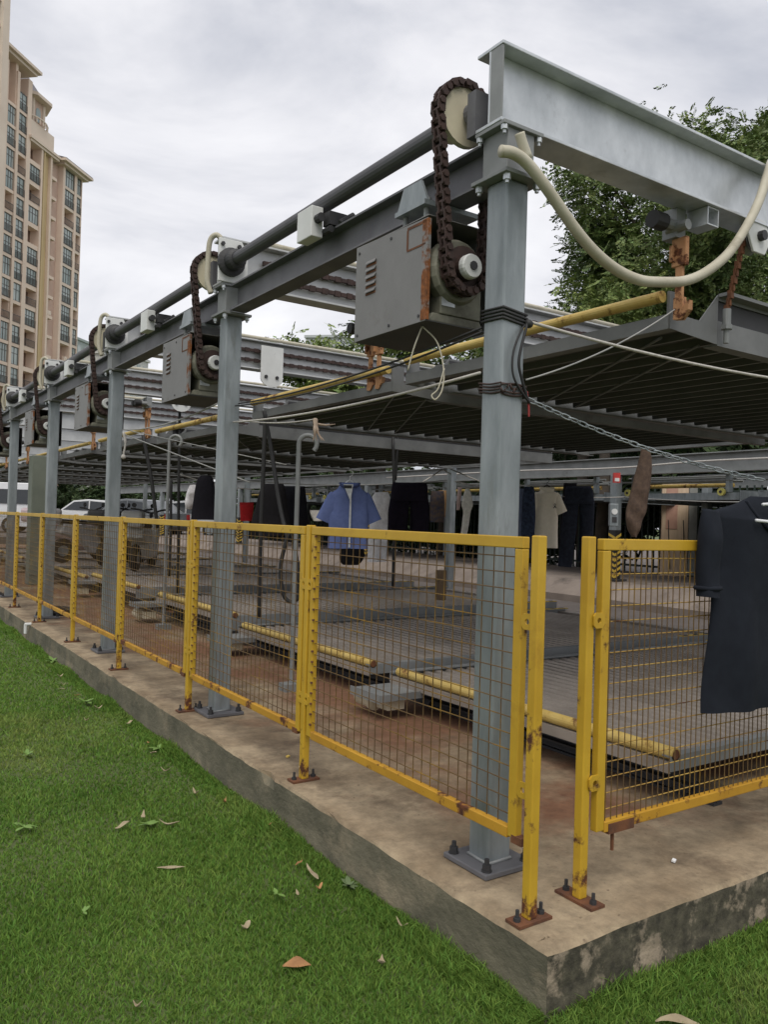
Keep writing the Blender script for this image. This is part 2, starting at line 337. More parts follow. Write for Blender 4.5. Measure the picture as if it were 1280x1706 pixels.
LEAFB = mat('dry_leaf', (.42, .22, .09), (.28, .14, .06), scale=25, rough=.8)
LEAFP = mat('bleached_leaf', (.40, .34, .22), (.28, .22, .14), scale=25, rough=.85)
LEAFG = mat('weed_leaf', (.16, .27, .06), (.11, .20, .04), scale=20, rough=.6)
def leaf(p, L, W, yaw, curl, m, label, name='fallen_leaf', grp='fallen leaves on the lawn'):
    L *= .8; W *= .75
    b = MB(); n = 8; vs = []; c, s = math.cos(yaw), math.sin(yaw)
    for i in range(n + 1):
        t = i / n; wd = W * math.sin(math.pi * min(.98, t * .95 + .03)) ** .8 * (1 + .25 * math.sin(7 * t + 5 * yaw)) * (1.15 - .35 * t); lx = (t - .5) * L; zz = (curl if yaw > 0 else -curl * .4) * (2 * t - 1) ** 2 + .006 * math.sin(5 * t + 9 * yaw)
        for j, k2 in ((-1, .35), (0, 0), (1, .5)):
            ly = j * wd / 2; z = zz + k2 * wd * .8
            vs.append((p[0] + lx * c - ly * s, p[1] + lx * s + ly * c, p[2] + z))
    fs = []
    for i in range(n):
        for j in range(2): fs.append((i * 3 + j, i * 3 + j + 1, i * 3 + j + 4, i * 3 + j + 3))
    o = solo(name, b.add(vs, fs), m, label, 'leaf', grp, smooth=True)
    md = o.modifiers.new('thick', 'SOLIDIFY'); md.thickness = .0012
Z = GZ + .022
leaf((-.464, .554, Z), .105, .055, -.45, .018, LEAFB, 'large curled orange brown fallen leaf on the lawn near the slab corner')
leaf((-.557, 1.381, Z), .13, .022, -.45, .012, LEAFP, 'long narrow bleached leaf in the middle of the lawn')
leaf((-.135, 1.06, Z), .19, .028, 1.35, .02, LEAFP, 'long tan strip of dry leaf lying near the slab side')
leaf((-.60, 1.86, Z), .10, .030, .5, .012, LEAFP, 'pale curled dry leaf left of the weed clump')
leaf((-.42, 1.80, Z), .12, .022, 2.3, .010, LEAFP, 'pale curled dry leaf right of the weed clump')
leaf((-.50, 1.90, Z + .01), .09, .022, 1.2, .02, LEAFP, 'tan dry leaf standing up behind the weed clump')
leaf((.283, -.207, Z), .15, .04, -.55, .02, LEAFP, 'tan dry leaf on the grass in front of the slab')
leaf((-.24, .44, Z), .05, .028, .9, .01, LEAFP, 'small brown leaf beside the large orange leaf')
leaf((-.98, 6.2, Z), .20, .03, .9, .02, LEAFP, 'long pale leaf far up the lawn')
leaf((-.50, .835, Z), .045, .035, .3, .008, LEAFP, 'round greyish dry leaf in the near lawn')
leaf((-.16, .96, Z), .04, .02, .3, .008, LEAFB, 'little red brown leaf below the long tan strip')
leaf((-.92, .60, Z), .035, .02, 2.3, .008, LEAFP, 'small pale leaf scrap on the near left lawn')
for i in range(16):
    y = .62 + i * .31 + random.uniform(-.1, .1); x = -random.uniform(.03, .28) - (y - 1) * .01
    leaf((x, y, Z + .004), random.uniform(.04, .10), random.uniform(.012, .03), random.uniform(0, 3), .012, random.choice([LEAFP, LEAFP, LEAFB]), '%s dry leaf from the corner in the litter along the slab foot' % (['nearest', 'second', 'third', 'fourth', 'fifth', 'sixth', 'seventh', 'eighth', 'ninth', 'tenth', 'eleventh', 'twelfth', 'thirteenth', 'fourteenth', 'fifteenth', 'farthest'][i]), grp='leaf litter along the slab')
def weed(p, n, L, label, m=LEAFG, seed=0):
    L *= .75
    r = random.Random(seed); b = MB()
    for i in range(n):
        a = r.uniform(0, 6.28); l = L * r.uniform(.6, 1.1); wd = l * r.uniform(.28, .5); vs = []
        el = r.uniform(.1, .8)
        for k2 in range(6):
            t = k2 / 5; ww = wd * math.sin(math.pi * (t * .9 + .06)); rr = l * t * math.cos(el); zz = l * t * math.sin(el) - .25 * l * t * t + .015
            for j in (-1, 1): vs.append((p[0] + math.cos(a) * rr - math.sin(a) * ww * j / 2, p[1] + math.sin(a) * rr + math.cos(a) * ww * j / 2, p[2] + zz))
        b.add(vs, [(2 * q, 2 * q + 1, 2 * q + 3, 2 * q + 2) for q in range(5)])
    solo('weed', b, m, label, 'weed', 'broad leaved weeds in the lawn', smooth=True)
weed((-.50, 1.82, GZ + .01), 9, .075, 'leafy green weed clump amid pale dry leaves on the lawn', seed=1)
weed((-.95, 2.05, GZ + .01), 8, .07, 'pale green weed farthest left in the lawn', seed=2)
weed((-.32, .975, GZ + .015), 5, .055, 'light green two leaved weed near the lawn centre', seed=3)
weed((-.92, 1.18, GZ + .015), 4, .05, 'light green weed sprig on the near left lawn', seed=4)
weed((-.06, .92, GZ + .005), 14, .06, 'feathery green weed against the slab side', mat('fern_weed', (.12, .17, .07), (.08, .12, .05)), seed=5)
weed((-.18, 4.2, GZ + .01), 8, .10, 'green weed at the foot of the slab by the third fence post', seed=6)
weed((-.10, 2.9, GZ + .01), 8, .09, 'green weed at the foot of the slab by the cracked edge', seed=7)
weed((-.75, 3.1, GZ + .01), 6, .08, 'lone green weed in the mid lawn', seed=8)
weed((-.05, 5.9, GZ + .01), 10, .12, 'tall weed at the foot of the slab far along', seed=9)

# ------------------------------------------------------------------ steel frame of the parking stack
CY = [.514 + 2.365 * i for i in range(11)]
ROW = ['first', 'second', 'third', 'fourth', 'fifth', 'sixth', 'seventh', 'eighth', 'ninth', 'tenth', 'eleventh']
frame = thing('parking_frame', (.242, .514, 0), 'grey galvanised steel frame of the two level parking stack behind the yellow fence', 'steel frame')
def column(x, y, top, s=.10):
    b = MB(); b.box(x - s / 2, x + s / 2, y - s / 2, y + s / 2, .022, top); c = part('column', b, GALV2, frame, bevel=.008)
    b = MB(); h = s / 2; b.tube([(x - h, y - h, .023), (x + h, y - h, .024), (x + h, y + h, .023), (x - h, y + h, .024), (x - h, y - h, .023)], .0065, 6); part('weld_bead', b, DULL, c, smooth=True)
    b = MB(); b.box(x - .11, x + .11, y - .11, y + .11, 0.002, .02); part('base_plate', b, EDGE, c, bevel=.003)
    for i in (-1, 1):
        for j in (-1, 1):
            q = MB(); px, py = x + i * .085, y + j * .085
            q.cyl((px, py, .02), (px, py, .024), .018, 12); q.cyl((px, py, .024), (px, py, .042), .0145, 6); q.cyl((px, py, .042), (px, py, .06), .008, 8)
            part('anchor_bolt', q, DARK, c)
    return c
for i, y in enumerate(CY): column(.242, y, 2.305)
for i in (0, 3, 6, 9): column(5.7, CY[i], 2.305)
for i, y in enumerate(CY):
    # cap plate, stub, seat plate
    b = MB(); b.box(.242 - .09, .242 + .09, y - .09, y + .09, 2.305, 2.319); b.box(.242 - .09, .242 + .09, y - .075, y + .075, 2.468, 2.482)
    b.box(.18, .30, y - .062, y + .062, 2.319, 2.468)
    part('cap_plate', b, DULL, frame, bevel=.002)
    for sx in (-1, 1):
        for sy in (-1, 1):
            q = MB(); p = (.242 + sx * .068, y + sy * .07)
            q.cyl((*p, 2.285), (*p, 2.305), .013, 6); q.cyl((*p, 2.275), (*p, 2.285), .007, 8); part('bolt', q, GALV, frame)
            q = MB(); p = (.242 + sx * .078, y + sy * .062)
            q.cyl((*p, 2.452), (*p, 2.468), .012, 6); q.cyl((*p, 2.44), (*p, 2.452), .006, 8); part('bolt', q, GALV, frame)
    b = MB(); b.ibeam_x(y + .006, .15, 6.0, 2.482, 2.75, .13, tf=.012)
    part('cross_beam', b, GALV if i == 0 else mat('cross_beam_steel_%d' % i, (.54, .55, .55), (.38, .39, .395), scale=3, rough=.5, metal=.3) if i == 1 else bpy.data.materials['cross_beam_steel_1'], frame, bevel=.002)
    if i < 10:
        b = MB(); b.ibeam_y(.242, y + .093, CY[i + 1] - .093, 2.321, 2.466, .10, tf=.009, tw=.007); part('edge_beam', b, EDGE, frame)
        b = MB(); b.ibeam_y(5.7, y + .093, CY[i + 1] - .093, 2.321, 2.466, .10, tf=.009, tw=.007); part('edge_beam', b, EDGE, frame)
# end stiffener of the near beam, square stub under it, sheave plates
b = MB(); b.box(.152, .160, .459, .515, 2.495, 2.737); part('end_plate', b, DULL, frame)
b = MB(); x0, y0 = 1.30, .47
for a in ((x0, x0 + .075, y0, y0 + .1, 2.475, 2.480), (x0, x0 + .075, y0, y0 + .1, 2.405, 2.410), (x0, x0 + .005, y0, y0 + .1, 2.410, 2.475), (x0 + .07, x0 + .075, y0, y0 + .1, 2.410, 2.475)): b.box(*a)
part('square_stub', b, GALV, frame)

# roller chains running along the inner cross beams, conduit on top, white plates
def link_run(p, q, step, wd, hgt, b):
    p, q = V(p), V(q); n = int((q - p).length / step); d = (q - p) / n
    for i in range(n):
        c = p + d * (i + .5); h = hgt * (1 if i % 2 else .7); L = d.length * .47
        b.obox(c, d, d.cross(V((0, 0, 1))), (0, 0, 1), L, wd / 2, h / 2)
for i in range(1, 5):
    y = CY[i]
    for zc, nm in ((2.655, 'upper'), (2.565, 'lower')):
        b = MB(); link_run((.42, y - .025, zc), (5.6, y - .025, zc), .045, .02, .034, b)
        solo('roller_chain', b, CHAIN, '%s dark roller chain running along the %s cross beam' % (nm, ROW[i]), 'chain', 'lifting chains along the cross beams')
    b = MB(); b.tube([(.45, y - .03, 2.772), (3, y - .035, 2.775), (5.8, y - .03, 2.772)], .016, 8)
    solo('conduit', b, HOSE, 'pale conduit lying on top of the %s cross beam' % ROW[i], 'conduit', 'conduits on the cross beams', smooth=True)
    # curved white hose down the beam end
    b = MB(); b.tube(spline([(.16, y - .02, 2.745), (.13, y - .005, 2.765), (.105, y + .02, 2.73), (.10, y + .03, 2.62), (.10, y + .03, 2.5), (.12, y + .02, 2.43)]), .016, 8)
    solo('white_hose', b, HOSE, 'short white hose bent over the end of the %s cross beam' % ROW[i], 'hose', 'hoses on the beam ends', smooth=True)
    # bearing block holding the lift shaft
    t = thing('shaft_bearing', (.19, y - .1, 2.48), 'white bearing bracket holding the lift shaft end at the %s column' % ROW[i], 'bearing', 'shaft bearings')
    b = MB(); b.prism([(.12, y - .085, 2.483), (.30, y - .085, 2.483), (.30, y - .085, 2.66), (.26, y - .085, 2.73), (.12, y - .085, 2.73)], (0, .012, 0)); part('bracket', b, WHITEP, t, bevel=.004)
    b = MB(); b.lathe([(.03, 0), (.08, 0), (.08, -.03), (.056, -.04), (.056, -.10), (.04, -.11)], (.19, y - .085, 2.595), (0, 1, 0)); part('bearing_cup', b, DARK, t, smooth=False)
    for dx, dz in ((-.05, .1), (.05, .1)):
        b = MB(); b.cyl((.19 + dx, y - .1, 2.595 + dz), (.19 + dx, y - .085, 2.595 + dz), .012, 6); part('bolt', b, DARK, t)
for i in (2, 3):
    y = CY[i] - .09; t = thing('chain_guide_plate', (1.6, y, 2.3), 'white round ended chain guide plate hanging on the %s cross beam' % ROW[i], 'plate', 'chain guide plates')
    b = MB(); poly = [(1.50, y, 2.70), (1.72, y, 2.70), (1.72, y, 2.40)] + [(1.61 + .11 * math.cos(a), y, 2.41 + .08 * math.sin(a)) for a in [-math.pi * j / 8 for j in range(1, 8)]] + [(1.50, y, 2.40)]
    b.prism(poly, (0, .012, 0)); part('plate', b, WHITEP, t)
    for dx in (-.06, .05):
        q = MB(); q.cyl((1.61 + dx, y - .012, 2.42), (1.61 + dx, y, 2.42), .016, 10); part('pin', q, DARK, t)

# ------------------------------------------------------------------ hoist units: motor cover, gearmotor, sprockets, chain, shaft
def chain_loop(b, c1, r1, c2, r2, y):
    P = []
    for j in range(20): a = math.pi * j / 19; P.append(V((c1[0] + r1 * math.cos(a), y, c1[1] + r1 * math.sin(a))))
    for j in range(1, 14): t = j / 14; P.append(V((c1[0] - r1, y, c1[1])).lerp(V((c2[0] - r2, y, c2[1])), t))
    for j in range(14): a = math.pi + math.pi * j / 13; P.append(V((c2[0] + r2 * math.cos(a), y, c2[1] + r2 * math.sin(a))))
    for j in range(1, 14): t = j / 14; P.append(V((c2[0] + r2, y, c2[1])).lerp(V((c1[0] + r1, y, c1[1])), t))
    P.append(P[0]); L = [0]
    for a, c in zip(P, P[1:]): L.append(L[-1] + (c - a).length)
    n = int(L[-1] / .031) // 2 * 2
    def pt(s):
        s %= L[-1]
        for q in range(len(P) - 1):
            if L[q + 1] >= s: return P[q].lerp(P[q + 1], (s - L[q]) / max(1e-6, L[q + 1] - L[q]))
    st = L[-1] / n
    for q in range(n):
        p0, p1 = pt(q * st), pt((q + 1) * st); c = (p0 + p1) / 2; d = (p1 - p0).normalized(); nn = d.cross(V((0, 1, 0)))
        off = .020 if q % 2 else .012
        for sgn in (-1, 1):
            b.obox(c + V((0, sgn * off, 0)), d, (0, 1, 0), nn, st * .64, .0035, .0155)
        b.cyl(p0 + V((0, -.029, 0)), p0 + V((0, .029, 0)), .013, 6)
MOTOR = mat('grubby_motor_paint', (.22, .215, .165), (.10, .10, .075), scale=9, rough=.7, dirt=.5, dirtc=(.07, .065, .045))
def hoist():
    y = .70; t = thing('hoist_unit', (.25, .98, 1.86), 'grey hoist motor cover with chain and sprocket beside the corner column', 'hoist', 'hoist units under the edge beam')
    x0, x1, ya, yb, za, zb = .08, .375, .748, 1.228, 1.862, 2.232
    b = MB(); b.prism([(x0, yb, za), (x0, ya, za), (x0, ya, zb - .002), (x0, yb, zb + .012)], (.003, 0, 0)); fp = part('front_panel', b, BOXP, t, bevel=.001)
    b = MB(); b.box(x0 + .003, x1, ya - .002, yb, za, za + .003); part('bottom_panel', b, mat('cover_underside_shade', (.045, .047, .048), (.03, .032, .033), rough=.6), t)  # shade under the cover put into a darker colour
    b = MB(); b.box(x0 + .003, x1, ya, yb, zb + .006, zb + .009); b.box(x1, x1 + .003, ya, yb, za, zb + .009); b.box(x0 + .003, x1, yb - .003, yb, za + .003, zb + .006); part('cover_shell', b, BOXP, t)
    b = MB(); b.box(x0 - .0015, x0 + .012, ya - .004, ya + .030, za + .004, zb - .005); part('rusted_edge', b, mat('rusting_cover_paint', (.19, .188, .185), (.15, .148, .145), rust=.45, rs=13, rustc=(.26, .09, .025)), t)
    b = MB(); z = 2.135
    for a in ((x0 - .0015, x0 + .001, ya + .01, ya + .125, zb - .018, zb - .008), (x0 - .0015, x0 + .001, ya + .01, ya + .125, 2.135, 2.142), (x0 - .0015, x0 + .001, ya + .118, ya + .128, 2.142, zb - .018)): b.box(*a)
    part('hatch_seam', b, RUST, fp)
    for j in range(5):
        b = MB(); zz = 2.045 + j * .028; yy = 1.115
        b.prism([(x0 - .008, yy - .035, zz), (x0 - .008, yy + .035, zz), (x0 - .0005, yy + .035, zz + .012), (x0 - .0005, yy - .035, zz + .012)], (0, 0, -.004)); part('louvre', b, BOXP, fp)
        b = MB(); b.box(x0 - .002, x0 - .0004, yy - .035, yy + .035, zz - .012, zz - .003); part('vent_slot', b, RUST, fp)
    for yy, zz in ((1.205, 1.885), (1.205, 2.215), (.79, 1.885), (.98, 2.215), (.98, 1.885)):
        b = MB(); b.cyl((x0 - .003, yy, zz), (x0, yy, zz), .006, 8); part('screw', b, DARK, fp)
    # gearmotor
    b = MB(); b.lathe([(.05, .0), (.085, .01), (.10, .04), (.10, .30), (.075, .33)], (.24, .80, 2.06), (0, 1, 0), 18)
    b.box(.15, .34, .755, .90, 1.90, 2.03); b.lathe([(.11, 0), (.12, .02), (.12, .06), (.09, .08)], (.22, .735, 2.06), (0, 1, 0), 20)
    b.prism([(.12, .76, 1.90), (.34, .76, 1.90), (.36, .76, 1.868), (.10, .76, 1.868)], (0, .22, 0)); part('gearmotor', b, MOTOR, t, bevel=.004)
    b = MB(); b.lathe([(.045, 0), (.045, .02), (.082, .02), (.082, .034), (.03, .034)], (.215, .682, 2.06), (0, 1, 0), 22); sp = part('small_sprocket', b, CHAIN, t)
    b = MB(); b.lathe([(.018, -.028), (.04, -.028), (.044, -.02), (.044, 0), (.02, 0)], (.215, .682, 2.06), (0, 1, 0), 20); hb = part('hub', b, WHITEP, t)
    b = MB(); b.cyl((.215, .648, 2.06), (.215, .656, 2.06), .016, 10); part('shaft_end', b, DARK, hb)
    b = MB(); b.box(.155, .215, .7525, .7545, 1.93, 1.975); part('rating_plate', b, GALV, t)
    b = MB(); b.tube(spline([(.33, .80, 2.0), (.35, .77, 1.95), (.34, .80, 1.90), (.30, .84, 1.885)]), .006, 6); part('motor_cable', b, BLACK, t)
    # hanger bracket up to the beam
    b = MB(); b.box(.10, .36, .80, .99, 2.30, 2.318); b.prism([(.11, .80, 2.318), (.11, .99, 2.318), (.11, .95, 2.40), (.11, .84, 2.40)], (.01, 0, 0)); part('mount_plate', b, GALV2, t)
    for py in (.83, .96):
        b = MB(); b.cyl((.13, py, 2.22), (.13, py, 2.33), .010, 8); b.cyl((.13, py, 2.318), (.13, py, 2.334), .02, 6); b.cyl((.13, py, 2.245), (.13, py, 2.262), .018, 6); part('hanger_bolt', b, DULL, t)
    # top sprocket + shaft
    c1 = (.19, 2.595)
    b = MB(); b.lathe([(.04, -.012), (.105, -.012), (.105, .012), (.06, .02), (.06, .09), (.04, .09)], (c1[0], .70, c1[1]), (0, 1, 0), 26); part('big_sprocket', b, IVORY, t)
    b = MB(); b.lathe([(.03, 0), (.045, .006), (.045, .04), (.03, .05)], (c1[0] + .02, .635, c1[1]), (0, 1, 0), 18); b.box(.15, .29, .588, .632, 2.483, 2.64); part('bearing_housing', b, EDGE, t)
    b = MB(); chain_loop(b, c1, .118, (.215, 2.06), .084, .70); part('drive_chain', b, CHAIN, t)
    b = MB(); b.cyl((c1[0], .79, c1[1]), (c1[0], CY[1] - .18, c1[1]), .036, 18); part('lift_shaft', b, SHAFT, t, smooth=False)
    # limit switch on the edge beam
    b = MB(); b.box(.10, .16, 1.66, 1.80, 2.42, 2.56); part('switch_box', b, WHITEP, t, bevel=.004)
    b = MB(); b.box(.16, .25, 1.60, 1.66, 2.47, 2.53); b.cyl((.13, 1.62, 2.50), (.13, 1.66, 2.50), .02, 10); b.cyl((.19, 1.56, 2.47), (.26, 1.56, 2.52), .012, 8); b.cyl((.17, 1.60, 2.45), (.17, 1.68, 2.45), .016, 8); part('switch_arm', b, DARK, t)
    return t
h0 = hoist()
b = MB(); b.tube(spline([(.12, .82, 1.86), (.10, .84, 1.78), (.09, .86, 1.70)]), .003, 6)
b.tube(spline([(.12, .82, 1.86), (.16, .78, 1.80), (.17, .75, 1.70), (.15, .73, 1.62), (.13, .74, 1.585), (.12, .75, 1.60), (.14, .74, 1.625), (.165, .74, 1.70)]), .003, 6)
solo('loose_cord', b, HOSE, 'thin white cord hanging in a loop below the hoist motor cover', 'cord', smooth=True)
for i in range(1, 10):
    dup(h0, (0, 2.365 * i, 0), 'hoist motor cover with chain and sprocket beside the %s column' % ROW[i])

# ------------------------------------------------------------------ pallets
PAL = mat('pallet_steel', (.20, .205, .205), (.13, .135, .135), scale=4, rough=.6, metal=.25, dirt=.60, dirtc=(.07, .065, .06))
def sheet_mesh(name, wy, m, thick=.002, pitch=.09, n=4, h=.022, ridge=False):
    b = MB(); prof = []
    if ridge:
        for i in range(n): o = i * pitch; prof += [(o, h), (o + pitch * .82, h), (o + pitch * .85, 0), (o + pitch * .95, 0), (o + pitch * .98, h)]
    for i in range(0 if ridge else n):
        o = i * pitch; prof += [(o, 0), (o + pitch * .42, 0), (o + pitch * .52, h), (o + pitch * .90, h)]
    prof.append((n * pitch, h if ridge else 0))
    vs = []; K = len(prof)
    for x, z in prof: vs += [(x, 0, z), (x, wy, z), (x, 0, z - thick), (x, wy, z - thick)]
    fs = []
    for i in range(K - 1):
        a, c = i * 4, i * 4 + 4; b.m += [1 if ridge and i % 5 == 2 else 0] * 4; fs += [(a, c, c + 1, a + 1), (a + 2, a + 3, c + 3, c + 2), (a, a + 2, c + 2, c), (a + 1, c + 1, c + 3, a + 3)]  # ridge bottoms coloured lighter, painting in the light they catch
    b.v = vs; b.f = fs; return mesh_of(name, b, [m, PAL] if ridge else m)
SHC = {}
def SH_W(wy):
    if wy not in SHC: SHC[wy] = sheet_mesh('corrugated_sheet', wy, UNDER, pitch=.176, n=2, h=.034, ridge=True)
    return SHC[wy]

SH_LO = sheet_mesh('deck_sheet', 1.98, SHEET, pitch=.0875, h=.032)
def upper_pallet(x0=1.25, x1=5.4, ya=.60, yb=2.52, z=1.99, label='', grp='upper parking pallets of the near stack', bar=True, cat='parking pallet'):
    t = thing('upper_pallet', (x0, ya, z), label, cat, grp)
    for y, s in ((ya, 1), (yb, -1)):
        b = MB(); b.box(x0 + .33, x1, *sorted((y, y + s * .006)), z - .025, z + .085); b.box(x0 + .33, x1, *sorted((y + s * .006, y + s * .07)), z - .025, z - .017); b.box(x0 + .33, x1, *sorted((y - s * .05, y)), z + .190, z + .205); b.box(x0 + .33, x1, *sorted((y, y + s * .005)), z + .175, z + .190)
        part('side_channel', b, PAL, t)
        b = MB(); b.box(x0 + .33, x1, *sorted((y + s * .012, y + s * .016)), z + .085, z + .19); part('gap_shade_sheet', b, DARK, t)  # dark sheet standing in for the shade inside the open side gap
        b = MB(); b.prism([(x0, y, z), (x0 + .329, y, z - .02), (x0 + .329, y, z + .20), (x0 + .20, y, z + .065), (x0, y, z + .065)], (0, s * .006, 0)); b.box(x0 + .0, x0 + .09, *sorted((y + s * .006, y + s * .02)), z + .02, z + .16); part('end_gusset', b, PAL, t)
    for x in (x0, x1):
        b = MB(); b.box(x - .004, x + .004, ya + .007, yb - .007, z, z + .062); b.box(x + .004, x + .06, ya + .007, yb - .007, z, z + .007); part('end_channel', b, PAL, t)
    n = int((x1 - x0 - .08) / .352)
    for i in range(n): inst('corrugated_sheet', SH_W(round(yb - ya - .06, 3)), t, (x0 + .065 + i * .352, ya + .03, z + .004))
    for p, q in (((x0 + .10, ya + .12, z - .004), (x0 + 1.1, yb - .1, z - .004)), ((x0 + .34, ya + .1, z - .007), (x0 + 1.4, yb - .1, z - .007))):
        b = MB(); b.cyl(p, q, .006, 6); part('tie_rod', b, PAL, t)
    for xx in (x0 + .13,):
        b = MB(); b.box(xx, xx + .05, ya + .02, yb - .02, z + .040, z + .075); part('bearer', b, UNDER, t)
    if bar:
        b = MB(); b.lathe([(.019, 0), (.025, 0), (.025, yb - ya - .06), (.019, yb - ya - .06)], (x0 - .015, ya + .03, z + .138), (0, 1, 0), 16)
        part('bumper_bar', b, PIPEY, t, smooth=False)
    return t
p0 = upper_pallet(label='raised upper parking pallet nearest the corner, its dark ribbed underside showing')
upper_pallet(ya=2.66, yb=4.76, z=1.965, label='second raised parking pallet counted from the corner')
for i in range(2, 10):
    dup(p0, (0, 2.365 * i, -.03 if i != 2 else -.08), '%s raised parking pallet counted from the corner' % ROW[i])

HAZB = mat('hazard_black', (.02, .02, .02), rough=.6); HAZY = mat('hazard_yellow', (.62, .42, .06), rough=.6, rust=.66)
def lower_pallet(ya, yb, z, label, x0=1.23, x1=5.2, sd_=.035):
    t = thing('lower_pallet', (x0, ya, 0), label, 'parking pallet', 'lower parking pallets of the near stack')
    for y, s in ((ya, 1), (yb, -1)):
        b = MB(); b.box(x0, x1, *sorted((y, y + s * .006)), z - sd_, z + .028); b.box(x0, x1, *sorted((y + s * .006, y + s * .045)), z + .020, z + .028)
        sc = part('side_channel', b, DULL, t)
        b = MB(); b.box(x1 - .75, x1, *sorted((y - s * .0025, y + s * .048)), z + .0285, z + .033); part('painted_edge', b, HAZY, t)
        for j in range(5):
            b = MB(); xx = x1 - .72 + j * .15; b.prism([(xx, y - s * .003, z + .0333), (xx + .06, y - s * .003, z + .0333), (xx + .09, y + s * .048, z + .0333), (xx + .03, y + s * .048, z + .0333)], (0, 0, .0015)); part('hazard_stripe', b, HAZB, t)
    b = MB(); b.box(x0, x0 + .10, ya + .007, yb - .007, z - .006, z + .002); b.box(x0, x0 + .006, ya + .007, yb - .007, z - .045, z - .006); part('end_plate', b, SHEET, t)
    n = int((x1 - x0 - .14) / .35)
    for i in range(n):
        o = inst('deck_sheet', SH_LO, t, (x0 + .105 + i * .35, ya + (yb - ya - 1.98) / 2, z - .020))
    b = MB(); b.box(x1 - .12, x1, ya + .007, yb - .007, z - .08, z + .002); part('end_plate', b, SHEET, t)
    b = MB(); b.lathe([(.021, 0), (.0275, 0), (.0275, yb - ya - .06), (.021, yb - ya - .06)], (x0 + .03, ya + .0, z + .032), (0, 1, 0), 16); bb_ = part('bumper_bar', b, PIPEY, t); b = MB(); b.cyl((x0 + .03, ya - .001, z + .032), (x0 + .03, ya + .01, z + .032), .0215, 14); part('open_end', b, RUST, bb_)
    for x in (x0 + .20, x1 - .4):
        b = MB(); b.ibeam_y(x, ya + .02, yb - .02, .06, z - .025, .09, tf=.008, tw=.006); part('bearer', b, DARK, t)
        for yy in (ya + .10, yb - .10):
            b = MB(); b.lathe([(.02, -.02), (.052, -.02), (.052, .02), (.02, .02)], (x + .03, yy, .055), (1, 0, 0), 14); part('wheel', b, DARK, t)
    # little drive motor sticking out in front
    ym = yb - .16; b = MB(); b.box(x0 - .28, x0 + .02, ym - .16, ym + .16, z - .055, z - .045); b.box(x0 - .28, x0 + .02, ym - .165, ym - .16, z - .075, z - .035); b.box(x0 - .285, x0 - .28, ym - .16, ym + .16, z - .085, z - .035)
    part('motor_bracket', b, DULL, t)
    b = MB(); b.lathe([(.03, 0), (.058, .01), (.058, .03), (.05, .035), (.05, .17), (.03, .18)], (x0 - .20, ym - .0, .085), (0, 1, 0), 16); m_ = part('drive_motor', b, IVORY, t)
    b = MB(); b.box(x0 - .20, x0 - .08, ym - .12, ym + .0, .05, .125); part('terminal_box', b, IVORY, m_, bevel=.004)
    return t
lower_pallet(.525, 2.57, .19, 'ribbed lower parking pallet nearest the corner behind the gate')
lower_pallet(2.80, 4.87, .19, 'second lower parking pallet with a drive motor showing through the mesh')
lower_pallet(5.00, 7.06, .25, 'third lower parking pallet, slightly raised', sd_=.10)
lower_pallet(7.77, 9.83, .26, 'fourth lower parking pallet with a yellow corner tip', sd_=.10)
for i in range(4, 8): lower_pallet(CY[i] + .16, CY[i] + 2.21, .2, '%s lower parking pallet far along the fence' % ROW[i])
for x, nm in ((1.46, 'front'), (4.83, 'rear')):
    b = MB(); b.box(x - .03, x + .03, .46, 26, 0.0, .012); b.box(x - .008, x + .008, .46, 26, .012, .05)
    solo('floor_rail', b, DARK, '%s floor rail under the lower pallets' % nm, 'rail', 'floor rails')

# safety hooks hanging from the cross beams
def hook(y):
    x = 1.25; t = thing('safety_hook', (x, y, 2.02), 'orange safety hook below the near cross beam, holding the first pallet', 'hook', 'orange safety hooks')
    b = MB(); b.box(x - .012, x + .012, y - .035, y + .035, 2.24, 2.36); b.box(x - .03, x + .03, y + .02, y + .035, 2.26, 2.33); part('hook_head', b, ORANGE, t, bevel=.004)
    b = MB(); b.box(x - .008, x + .008, y - .016, y + .016, 2.10, 2.24); part('shank', b, ORANGE, t)
    b = MB(); b.prism([(x - .014, y - .024, 2.11), (x - .014, y + .018, 2.11), (x - .014, y + .018, 2.02), (x - .014, y - .02, 2.015), (x - .014, y - .055, 2.05), (x - .014, y - .055, 2.09), (x - .014, y - .028, 2.065)], (.028, 0, 0)); part('hook_tip', b, ORANGE, t)
    b = MB(); b.cyl((x - .02, y - .05, 2.40), (x - .02, y + .05, 2.40), .022, 12); b.box(x - .03, x + .03, y + .0, y + .07, 2.36, 2.482); part('pivot_block', b, DULL, t)
    b = MB(); b.cyl((x - .16, y + .02, 2.41), (x - .09, y + .02, 2.41), .036, 14); part('magnet', b, BLACK, t)
    b = MB(); b.cyl((x - .09, y + .02, 2.41), (x - .03, y + .02, 2.41), .024, 12); part('magnet_stem', b, DULL, t)
    return t
hk = hook(.56)
for i in range(1, 9):
    dup(hk, (0, 2.365 * i, -.02), 'orange safety hook at the %s cross beam' % ROW[i])
    dup(hk, (0, 2.365 * i - .10, -.02), 'orange safety hook paired on the near side at the %s cross beam' % ROW[i])
